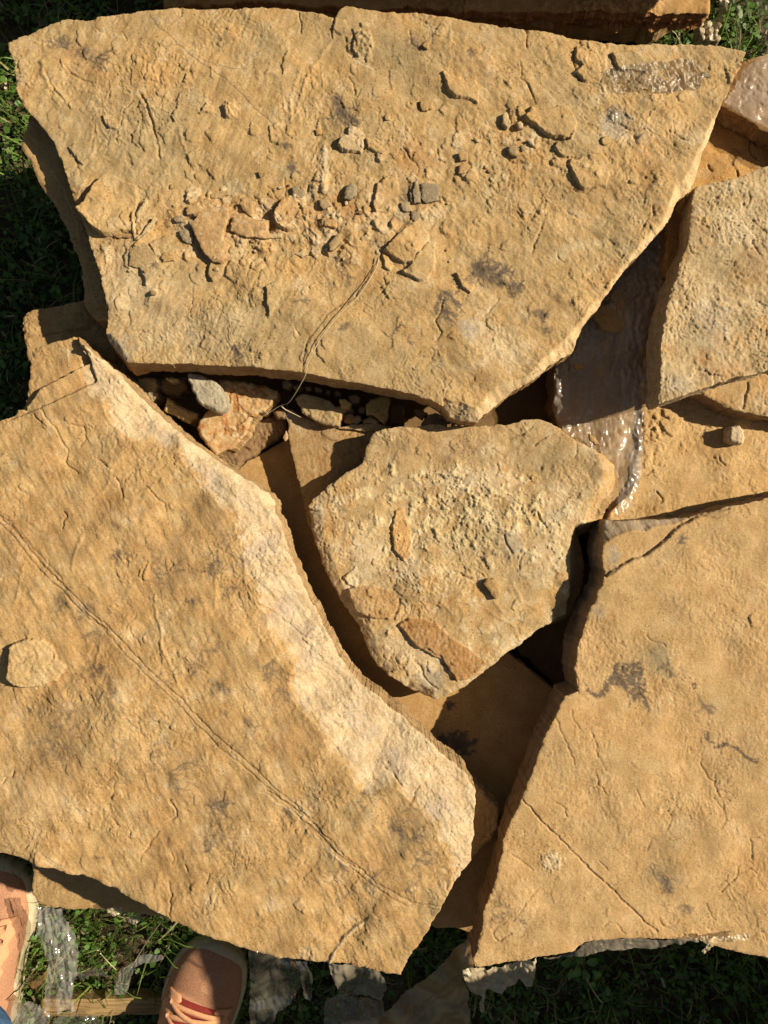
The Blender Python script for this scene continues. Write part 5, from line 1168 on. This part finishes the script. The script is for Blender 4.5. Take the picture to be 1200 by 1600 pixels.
film('folded ribbon of plastic on the sunlit grass left of the right shoe', [(180,1552),(183,1525),(192,1512),(212,1500),(218,1494),(255,1490),(256,1498),(225,1504),(210,1515),(203,1535),(198,1553)], lin([(190,1550,.04),(250,1492,.05)]), FILM_GLOSS, step=1.2, fold=2, fs=7, an=4, ang=110, seed=16, crumple=1.5)
film('flat scrap of clear plastic beside the long glossy strip', [(122,1522),(140,1512),(160,1512),(172,1526),(150,1524),(126,1532)], lin([(150,1520,.045)]), FILM_CLEAR, step=1.2, fold=1.5, fs=7, an=3, ang=10, seed=17)
film('little shiny scrap of plastic at the end of the narrow slab strip', [(168,1419),(178,1416),(192,1417),(191,1426),(180,1432),(173,1428)], lin([(180,1424,.25)]), FILM_TATTER, step=1, fold=1.5, fs=5, an=2, ang=30, seed=18)
film('crumpled scrap of plastic under the lower edge of the veined slab', [(196,1420),(224,1424),(222,1436),(212,1444),(203,1441),(196,1432)], lin([(210,1430,.22)]), FILM_MILKY, step=1, fold=2.5, fs=6, an=2, ang=80, seed=19)
film('crinkled plastic at the bottom left corner, next to the jeans', [(18,1562),(60,1566),(78,1580),(80,1640),(8,1640)], lin([(40,1580,.06)]), FILM_GLOSS, fold=3, fs=9, an=3, ang=20, seed=20, crumple=2.5)
film('shiny black and clear plastic under the board', [(84,1590),(112,1580),(150,1582),(165,1596),(160,1640),(84,1640)], lin([(120,1600,.04)]), FILM_CLEAR, fold=3, fs=10, an=3, ang=10, seed=21, crumple=3)
film('dry brown curl of plastic on the grass left of the long glossy strip', [(44,1538),(58,1530),(75,1515),(76,1524),(66,1534),(58,1548),(52,1542)], lin([(60,1532,.04)]), FILM_BROWN, step=1.1, fold=1.5, fs=6, an=3, ang=140, seed=22)

# ------------------------------------------------------------------ dry stem from the crack, beside its painted shadow line
def tube(pts, r, n=6, taper=True):
    V = []; Fc = []
    P = [Vector(p) for p in pts]
    for i, p in enumerate(P):
        t = (P[min(i + 1, len(P) - 1)] - P[max(i - 1, 0)]).normalized()
        u = t.cross(Vector((0, 0, 1))); u = u.normalized() if u.length > 1e-4 else Vector((1, 0, 0)); w_ = u.cross(t)
        rr_ = r * (1 - .6 * i / len(P)) if taper else r
        for k in range(n):
            a = 2 * math.pi * k / n
            V.append(tuple(p + (u * math.cos(a) + w_ * math.sin(a)) * rr_))
    for i in range(len(P) - 1):
        for k in range(n):
            a = i * n + k; b_ = i * n + (k + 1) % n
            Fc.append((a, b_, b_ + n, a + n))
    Fc.append(tuple(range(n))); Fc.append(tuple((len(P) - 1) * n + k for k in reversed(range(n))))
    return V, Fc
def smooth_path(pts, m=6):
    out = []
    P = [np.array(p, float) for p in pts]
    for i in range(len(P) - 1):
        p0, p1, p2, p3 = P[max(i - 1, 0)], P[i], P[i + 1], P[min(i + 2, len(P) - 1)]
        for k in range(m):
            t = k / m
            out.append(.5 * ((2 * p1) + (-p0 + p2) * t + (2 * p0 - 5 * p1 + 4 * p2 - p3) * t * t + (-p0 + 3 * p1 - 3 * p2 + p3) * t ** 3))
    out.append(P[-1]); return out
STEM = simple_mat('dry_stem', (.52, .42, .26), .6, 200, .2)
sp = [(592,400,.338),(587,420,.339),(562,460,.340),(540,482,.341),(523,500,.342),(501,529,.342),(490,550,.341),(481,568,.340),(478,584,.339),(470,600,.333),(460,617,.322),(450,630,.310),(438,634,.304),(420,645,.298),(400,656,.292),(388,660,.286)]
sp = smooth_path([(x, y, z + random.Random(i).uniform(-.0008, .0008)) for i, (x, y, z) in enumerate(sp)], 5)
V, Fc = tube([at(*p) for p in sp], .00055)
stem = mesh_obj('dry_stem', V, Fc, STEM)
tag(stem, 'thin dry stem trailing from the curved crack over the slab edge into the rubble', 'plant stem')
V, Fc = tube([at(*p) for p in smooth_path([(440,635,.305),(446,640,.30),(458,646,.296),(470,652,.29)], 4)], .0007)
mesh_obj('twig', [tuple(Vector(v_) - stem.location) for v_ in V], Fc, STEM, parent=stem)

#@@PART4
# ------------------------------------------------------------------ the ground and its grass
def ground_mat():
    m, N, L, b_ = new_mat('soil')
    tc = N.new('ShaderNodeTexCoord')
    n1 = N.new('ShaderNodeTexNoise'); n1.inputs['Scale'].default_value = 9; n1.inputs['Detail'].default_value = 8
    n2 = N.new('ShaderNodeTexNoise'); n2.inputs['Scale'].default_value = 140; n2.inputs['Detail'].default_value = 6
    L.new(tc.outputs['Object'], n1.inputs[0]); L.new(tc.outputs['Object'], n2.inputs[0])
    r = N.new('ShaderNodeValToRGB'); e_ = r.color_ramp.elements
    e_[0].position = .35; e_[0].color = (.035, .040, .015, 1); e_[1].position = .62; e_[1].color = (.12, .085, .05, 1)
    L.new(n1.outputs[0], r.inputs[0])
    r2 = N.new('ShaderNodeValToRGB'); r2.color_ramp.elements[0].position = .35; r2.color_ramp.elements[0].color = (.5, .5, .45, 1); r2.color_ramp.elements[1].position = .7; r2.color_ramp.elements[1].color = (1.5, 1.4, 1.3, 1)
    L.new(n2.outputs[0], r2.inputs[0])
    mm = N.new('ShaderNodeMix'); mm.data_type = 'RGBA'; mm.blend_type = 'MULTIPLY'; mm.inputs[0].default_value = 1
    L.new(r.outputs[0], mm.inputs[6]); L.new(r2.outputs[0], mm.inputs[7]); L.new(mm.outputs[2], b_.inputs['Base Color'])
    b_.inputs['Roughness'].default_value = .95
    bp = N.new('ShaderNodeBump'); bp.inputs['Distance'].default_value = .01; L.new(n2.outputs[0], bp.inputs['Height']); L.new(bp.outputs[0], b_.inputs['Normal'])
    return m
SOIL = ground_mat()
gx = np.concatenate([[-60, -20, -6, -3], np.arange(-1.5, 1.51, .02), [3, 6, 20, 60]])
GX, GY = np.meshgrid(gx, gx)
flat_ = sst(1.5, 1.0, np.maximum(np.abs(GX), np.abs(GY)))
GZ = flat_ * (.008 * fbm(GX * 9, GY * 9, 900, 3)) - .006
n_ = len(gx); idx = np.arange(n_ * n_).reshape(n_, n_)
Q = np.stack([idx[:-1, :-1].ravel(), idx[:-1, 1:].ravel(), idx[1:, 1:].ravel(), idx[1:, :-1].ravel()], 1)
go = mesh_obj('ground', np.stack([GX.ravel(), GY.ravel(), GZ.ravel()], 1), Q, SOIL, center=False)
go['kind'] = 'structure'

def leaf_mat():
    m, N, L, b_ = new_mat('grass_blade')
    a = N.new('ShaderNodeAttribute'); a.attribute_name = 'Col'
    L.new(a.outputs['Color'], b_.inputs['Base Color'])
    b_.inputs['Roughness'].default_value = .5
    t = N.new('ShaderNodeBsdfTranslucent'); L.new(a.outputs['Color'], t.inputs['Color'])
    mx = N.new('ShaderNodeMixShader'); mx.inputs[0].default_value = .3
    L.new(b_.outputs[0], mx.inputs[1]); L.new(t.outputs[0], mx.inputs[2]); L.new(mx.outputs[0], N['Material Output'].inputs['Surface'])
    return m
LEAF = leaf_mat()
R_ = np.random.RandomState(4)
def scatter(x0, x1, y0, y1, dens, clump=0.0):
    n = int((x1 - x0) * (y1 - y0) * dens)
    x = R_.uniform(x0, x1, n); y = R_.uniform(y0, y1, n)
    k = fbm(x * 14, y * 14, 910, 3) + R_.uniform(-.5, .5, n) > -clump
    return x[k], y[k]
ZN = [(-.78,-.36,.02,.90), (-.72,.80,-1.0,-.46), (.36,.85,.42,.95)]
def many(dens, clump):
    xs, ys = [], []
    for z_ in ZN:
        x, y = scatter(*z_, dens, clump); xs.append(x); ys.append(y)
    return np.concatenate(xs), np.concatenate(ys)
# blades
bx, by = many(21000, .15)
fx, fy = scatter(-2.2, 2.2, -2.2, 2.2, 900, .2)
kk = (np.abs(fx) > .8) | (np.abs(fy) > 1.0); bx = np.concatenate([bx, fx[kk]]); by = np.concatenate([by, fy[kk]])
n = len(bx)
ln = R_.gamma(4, .0085, n).clip(.01, .11); wd = R_.uniform(.0007, .0017, n)
az = R_.uniform(0, 2 * np.pi, n); lean = R_.uniform(.15, 1.15, n); tw = R_.uniform(-.5, .5, n)
V = []; C_l = []
dx, dy = np.cos(az), np.sin(az); px, py = -np.sin(az + tw), np.cos(az + tw)
base = np.stack([bx, by, np.full(n, -.004)], 1)
hue = R_.uniform(0, 1, n); dry = R_.uniform(0, 1, n) < .13
c0 = np.stack([.075 + .09 * hue, .145 + .10 * hue, .022 + .02 * hue], 1) * R_.uniform(.7, 1.3, n)[:, None]
c0[dry] = np.stack([.34 + .1 * hue, .27 + .08 * hue, .14 + .05 * hue], 1)[dry]
for i, t in enumerate((0, .35, .7, 1)):
    a = lean * t * 1.1
    r_ = ln * t * np.sin(a * .8 + .1 * t); z_ = ln * t * np.cos(a * .9)
    cpt = base + np.stack([dx * r_, dy * r_, z_], 1)
    w_ = wd * (1, 1, .7, .12)[i]
    V.append(cpt + np.stack([px * w_, py * w_, 0 * w_], 1)); V.append(cpt - np.stack([px * w_, py * w_, 0 * w_], 1))
    C_l += [c0, c0]
V = np.stack(V, 1).reshape(-1, 3); Cc = np.stack(C_l, 1).reshape(-1, 3)
o8 = np.arange(n)[:, None] * 8
Q = np.concatenate([o8 + np.array([[0, 1, 3, 2]]) + 2 * k for k in range(3)])
go = mesh_obj('grass', V, Q, LEAF, Cc, center=False, smooth=False); go['kind'] = 'stuff'
# clover and other small round leaves
lx, ly = many(22000, .10)
n = len(lx)
r0 = R_.uniform(.0022, .0060, n); az = R_.uniform(0, 6.283, n); tl = R_.normal(0, .42, (n, 2)); hz = R_.uniform(.002, .026, n)
V = []; th = np.linspace(0, 2 * np.pi, 7)[:-1]
cx_ = np.stack([lx, ly, hz], 1)
rad = np.array([1, .85, .9, .72, .9, .85])
for j, a in enumerate(th):
    ux = np.cos(a + az) * r0 * rad[j]; uy = np.sin(a + az) * r0 * rad[j] 
    V.append(cx_ + np.stack([ux, uy, ux * tl[:, 0] + uy * tl[:, 1]], 1))
V = np.stack(V, 1).reshape(-1, 3)
hue = R_.uniform(0, 1, n)
c0 = np.stack([.065 + .07 * hue, .15 + .11 * hue, .024 + .02 * hue], 1) * R_.uniform(.6, 1.3, n)[:, None]
o6 = np.arange(n)[:, None] * 6
Q = np.concatenate([o6 + np.array([[0, 1, 2, 3]]), o6 + np.array([[0, 3, 4, 5]])])
go = mesh_obj('clover', V, Q, LEAF, np.repeat(c0, 6, 0), center=False, smooth=False); go['kind'] = 'stuff'
# dead straw and pale grit lying in the grass
gx_, gy_ = many(2600, .0)
n = len(gx_); V = []; Cc = []; Fq = []
ln = R_.uniform(.004, .022, n); az = R_.uniform(0, 3.14, n); wd = R_.uniform(.0006, .0022, n)
dx, dy = np.cos(az), np.sin(az); z_ = R_.uniform(.004, .018, n)
for s1, s2 in ((-1, -1), (1, -1), (1, 1), (-1, 1)):
    V.append(np.stack([gx_ + dx * ln * s1 * .5 - dy * wd * s2, gy_ + dy * ln * s1 * .5 + dx * wd * s2, z_ + s1 * R_.uniform(-.003, .003, n)], 1))
V = np.stack(V, 1).reshape(-1, 3)
c0 = np.array([.42, .34, .22]) * R_.uniform(.5, 1.5, n)[:, None]
go = mesh_obj('dead_straw', V, np.arange(n * 4).reshape(n, 4), LEAF, np.repeat(c0, 4, 0), center=False, smooth=False); go['kind'] = 'stuff'

# ------------------------------------------------------------------ plants and stalks one can tell apart
GREEN = simple_mat('seed_stalk', (.16, .22, .06), .5, 200, .2)
PALEST = simple_mat('pale_straw', (.60, .52, .34), .5, 200, .2)
def stalk(label, pts, r, mat, cat='grass stalk', name='grass_stalk'):
    V, Fc = tube([at(*p) for p in smooth_path(pts, 5)], r)
    o = mesh_obj(name, V, Fc, mat); tag(o, label, cat); return o
stalk('long pale straw slanting up to the edge of the veined slab', [(205,1512,.03),(218,1490,.07),(232,1468,.12),(252,1440,.18)], .0009, PALEST)
stalk('short white straw between the glossy strip and the folded ribbon', [(157,1490,.05),(168,1502,.06),(182,1516,.06)], .0010, PALEST)
pl = stalk('leafy plant with two seed stalks in front of the lower right slab', [(912,1478,.02),(913,1510,.12),(917,1540,.2),(925,1570,.22),(935,1600,.24)], .0011, GREEN, 'plant', 'seeding_plant')
def child_stalk(pts, r, name, mat):
    V, Fc = tube([at(*p) for p in smooth_path(pts, 4)], r)
    return mesh_obj(name, [tuple(Vector(v_) - pl.location) for v_ in V], Fc, mat, parent=pl)
child_stalk([(917,1530,.2),(925,1545,.22),(932,1556,.23),(941,1567,.23)], .0009, 'seed_stalk', PALEST)
child_stalk([(911,1490,.05),(900,1510,.1),(895,1530,.12)], .0007, 'stem', GREEN)
LM = simple_mat('broad_leaf', (.13, .26, .05), .45, 90, .2)
rr = random.Random(8)
for (x, y, z, a, l_) in [(884,1502,.10,200,.018),(900,1516,.12,60,.018),(905,1498,.1,120,.016),(925,1500,.12,20,.018),(932,1520,.14,-30,.014),(890,1520,.1,240,.014),(915,1522,.16,300,.014),(925,1535,.18,10,.010)]:
    c_ = Vector(at(x, y, z)) - pl.location; a = math.radians(a); V = []
    for i in range(7):
        t = i / 6; ww = l_ * .32 * math.sin(math.pi * min(1, t * .95 + .05)) + .0004
        for s_ in (-1, 0, 1):
            V.append((c_.x + math.cos(a) * l_ * (t - .5) - math.sin(a) * ww * s_, c_.y + math.sin(a) * l_ * (t - .5) + math.cos(a) * ww * s_, c_.z + abs(s_) * .0018 + .004 * math.sin(t * 3)))
    mesh_obj('leaf', V, [(i * 3 + k, i * 3 + k + 1, i * 3 + k + 4, i * 3 + k + 3) for i in range(6) for k in range(2)], LM, parent=pl)

# ------------------------------------------------------------------ the photographer's feet
KNIT = simple_mat('salmon_knit', (.46, .24, .145), .85, 500, .28, .6, .0006, .2)
SOLE = simple_mat('cream_midsole', (.50, .43, .29), .7, 120, .12, .4, .001, .3)
LACE = simple_mat('apricot_lace', (.64, .33, .18), .75, 500, .2, .5, .0005, .2)
TONG = simple_mat('dark_red_tongue', (.22, .02, .015), .8, 300, .25)
JEAN = simple_mat('blue_denim', (.055, .12, .24), .85, 420, .5, .6, .0006, .2, stretch=(1, 1, 3))
STIT = simple_mat('denim_seam', (.30, .34, .40), .8, 300, .2)
TS = [0, .02, .05, .10, .16, .22, .30, .38, .46, .55, .65, .75, .85, .93, .98, 1]
WL = [0, .022, .034, .046, .053, .058, .060, .060, .058, .053, .047, .043, .040, .033, .020, 0]    # lateral half width
WM = [0, .022, .034, .046, .054, .0580, .0590, .0570, .052, .0450, .041, .0395, .037, .031, .020, 0]
HT = [.030, .040, .046, .052, .056, .061, .070, .081, .092, .102, .108, .108, .108, .105, .095, .06]
def intp(t, A_): return float(np.interp(t, TS, A_))
def shoe(px, py, z, angle, side, person, L=.292):
    ox, oy, _ = at(px, py, z)
    ca, sa = math.cos(angle), math.sin(angle)
    def W(x, y, z_):     # x lateral (+ = right), y backwards from the toe
        return (ox + x * ca + y * sa, oy + x * sa - y * ca, z_)
    root = bpy.data.objects.new('shoe', None); COL.objects.link(root); root.parent = person
    m, n = 44, 24
    def wd(t, s_): return intp(t, WL if (s_ > 0) == (side > 0) else WM)
    # midsole
    V = []; Fc = []; ring = []
    for i in range(m + 1):
        t = (1 - math.cos(math.pi * i / m)) / 2; ring.append((wd(t, 1), t))
    for i in range(1, m):
        t = (1 - math.cos(math.pi * (m - i) / m)) / 2; ring.append((-wd(t, -1), t))
    k = len(ring)
    prof = [(0, .96, 0), (0, 1.0, .004), (0, 1.02, .012), (0, 1.025, .022), (0, 1.02, .030), (0, .93, .034)]
    for (_, sc_, zz) in prof:
        for (x, t) in ring:
            tt = .5 + (t - .5) * (1 + (sc_ - 1) * .5)
            V.append(W(x * sc_, tt * L, zz + .018 * max(0, 1 - t / .16) ** 1.6 + .002 * math.sin(t * 40) * (zz > .01)))
    for j in range(len(prof) - 1):
        for i in range(k):
            a = j * k + i; b_ = j * k + (i + 1) % k
            Fc.append((a, a + k, b_ + k, b_))
    Fc.append(tuple(range(k))); Fc.append(tuple((len(prof) - 1) * k + i for i in reversed(range(k))))
    mesh_obj('midsole', V, Fc, SOLE, parent=root)
    # upper
    def S(t, ph, off=0.0):     # ph 0 = right edge, pi = left edge
        w_ = (wd(t, 1) if ph < math.pi / 2 else wd(t, -1)) * .945
        z0 = .030 + .018 * max(0, 1 - t / .16) ** 1.6
        h_ = intp(t, HT) - z0 + .004
        c_, s_ = math.cos(ph), math.sin(ph)
        x = (w_ + off) * math.copysign(abs(c_) ** .72, c_); zz = z0 + (h_ + off) * max(0, s_) ** .82
        zz += .0012 * math.sin(t * 60 + 3 * c_) * max(0, .3 - t) * 3
        return W(x, (.008 + t * .985) * L, zz)
    V = []; Fc = []
    for i in range(m + 1):
        t = (1 - math.cos(math.pi * i / m)) / 2
        t = max(.001, min(.999, t))
        for j in range(n + 1):
            V.append(S(t, math.pi * j / n))
    for i in range(m):
        for j in range(n):
            a = i * (n + 1) + j
            Fc.append((a, a + 1, a + n + 2, a + n + 1))
    mesh_obj('upper', V, Fc, KNIT, parent=root)
    # tongue
    def patch(name, t0, t1, p0_, p1_, off, mat, par, nt_=12, np_=8):
        V = []; Fc = []
        for lay in (off, off - .003):
            for i in range(nt_ + 1):
                for j in range(np_ + 1):
                    t = t0 + (t1 - t0) * i / nt_; a0 = p0_(t) if callable(p0_) else p0_; a1 = p1_(t) if callable(p1_) else p1_
                    V.append(S(t, a0 + (a1 - a0) * j / np_, lay))
        q_ = (nt_ + 1) * (np_ + 1)
        for i in range(nt_):
            for j in range(np_):
                a = i * (np_ + 1) + j
                Fc.append((a, a + 1, a + np_ + 2, a + np_ + 1)); Fc.append((a + q_, a + q_ + np_ + 1, a + q_ + np_ + 2, a + q_ + 1))
        B_ = [i * (np_ + 1) for i in range(nt_ + 1)] + [nt_ * (np_ + 1) + j for j in range(1, np_ + 1)] + [i * (np_ + 1) + np_ for i in range(nt_ - 1, -1, -1)] + [j for j in range(np_ - 1, 0, -1)]
        for i in range(len(B_)):
            a, b_ = B_[i], B_[(i + 1) % len(B_)]; Fc.append((a, b_, b_ + q_, a + q_))
        return mesh_obj(name, V, Fc, mat, parent=par)
    patch('tongue', .27, .60, 1.12, 2.02, .0012, TONG, root)
    for s_ in (0, 1):
        if s_ == 0: f0, f1 = (lambda t: .66 + .1 * math.sin(t * 70)), (lambda t: 1.16 + .09 * math.sin(t * 95))
        else: f0, f1 = (lambda t: 1.98 - .09 * math.sin(t * 95)), (lambda t: 2.48 - .1 * math.sin(t * 70))
        patch('eyestay', .26, .60, f0, f1, .0026, LACE, root, 40, 5)
    def ribbon(t0, a0, t1, a1, rise, wid=.0034):
        V = []; Fc = []; m2 = 12
        for i in range(m2 + 1):
            u = i / m2; t = t0 + (t1 - t0) * u; a = a0 + (a1 - a0) * u
            off = .0042 + rise * math.sin(math.pi * u)
            c_ = Vector(S(t, a, off)); d_ = Vector(S(t + .012, a, off)) - c_; d_.normalize()
            up = Vector((0, 0, .0011))
            for (e1, e2) in ((-1, -1), (-1, 1), (1, 1), (1, -1)):
                V.append(tuple(c_ + d_ * wid * e1 * .9 + up * e2))
        for i in range(m2):
            for k_ in range(4):
                a = i * 4 + k_; b_ = i * 4 + (k_ + 1) % 4; Fc.append((a, b_, b_ + 4, a + 4))
        Fc.append((0, 1, 2, 3)); Fc.append((m2 * 4 + 3, m2 * 4 + 2, m2 * 4 + 1, m2 * 4))
        mesh_obj('lace', V, Fc, LACE, parent=root)
    ribbon(.295, .95, .300, 2.19, .001)
    for i in range(5):
        t = .30 + .058 * i
        ribbon(t, .95, t + .055, 2.15, .0012 + .0006)
        ribbon(t, 2.19, t + .055, .99, .0030)
    return root
person = bpy.data.objects.new('person', None); COL.objects.link(person); person.location = (0, 0, 0)
tag(person, 'standing person in blue jeans and salmon lace-up shoes with cream soles, seen from above', 'person')
shoe(348, 1466, .03, math.radians(-20), 1, person)
shoe(-8, 1336, .03, math.radians(-2), -1, person)
# jeans: one continuous skinned mesh up to the waist
me = bpy.data.meshes.new('jeans')
J = [(-.10,-.98,.90),(-.10,-.985,1.02),(-.245,-.97,.80),(-.33,-.90,.45),(-.328,-.905,.22),(-.325,-.91,.075),(.02,-.97,.80),(-.02,0,0)]
vs = [(-.42,-1.03,.86),(-.42,-1.05,1.00),(-.335,-1.01,.78),(-.33,-.955,.46),(-.325,-.94,.25),(-.322,-.935,.07),(-.51,-1.0,.78),(-.575,-.86,.46),(-.575,-.76,.25),(-.576,-.715,.095)]
ed = [(0,1),(0,2),(2,3),(3,4),(4,5),(0,6),(6,7),(7,8),(8,9)]
me.from_pydata(vs, ed, [])
jo = bpy.data.objects.new('jeans', me); COL.objects.link(jo); jo.parent = person
sk = jo.modifiers.new('Skin', 'SKIN')
rad = [(.15,.12),(.15,.115),(.10,.10),(.078,.080),(.076,.078),(.086,.092),(.10,.10),(.078,.080),(.080,.080),(.102,.102)]
for i, r_ in enumerate(rad):
    me.skin_vertices[0].data[i].radius = r_
    me.skin_vertices[0].data[i].use_root = (i == 0)
sb = jo.modifiers.new('Sub', 'SUBSURF'); sb.levels = 3; sb.render_levels = 3
me.materials.append(JEAN)
tex = bpy.data.textures.new('folds', 'CLOUDS'); tex.noise_scale = .05
dm = jo.modifiers.new('Fold', 'DISPLACE'); dm.texture = tex; dm.strength = .012; dm.texture_coords = 'GLOBAL'
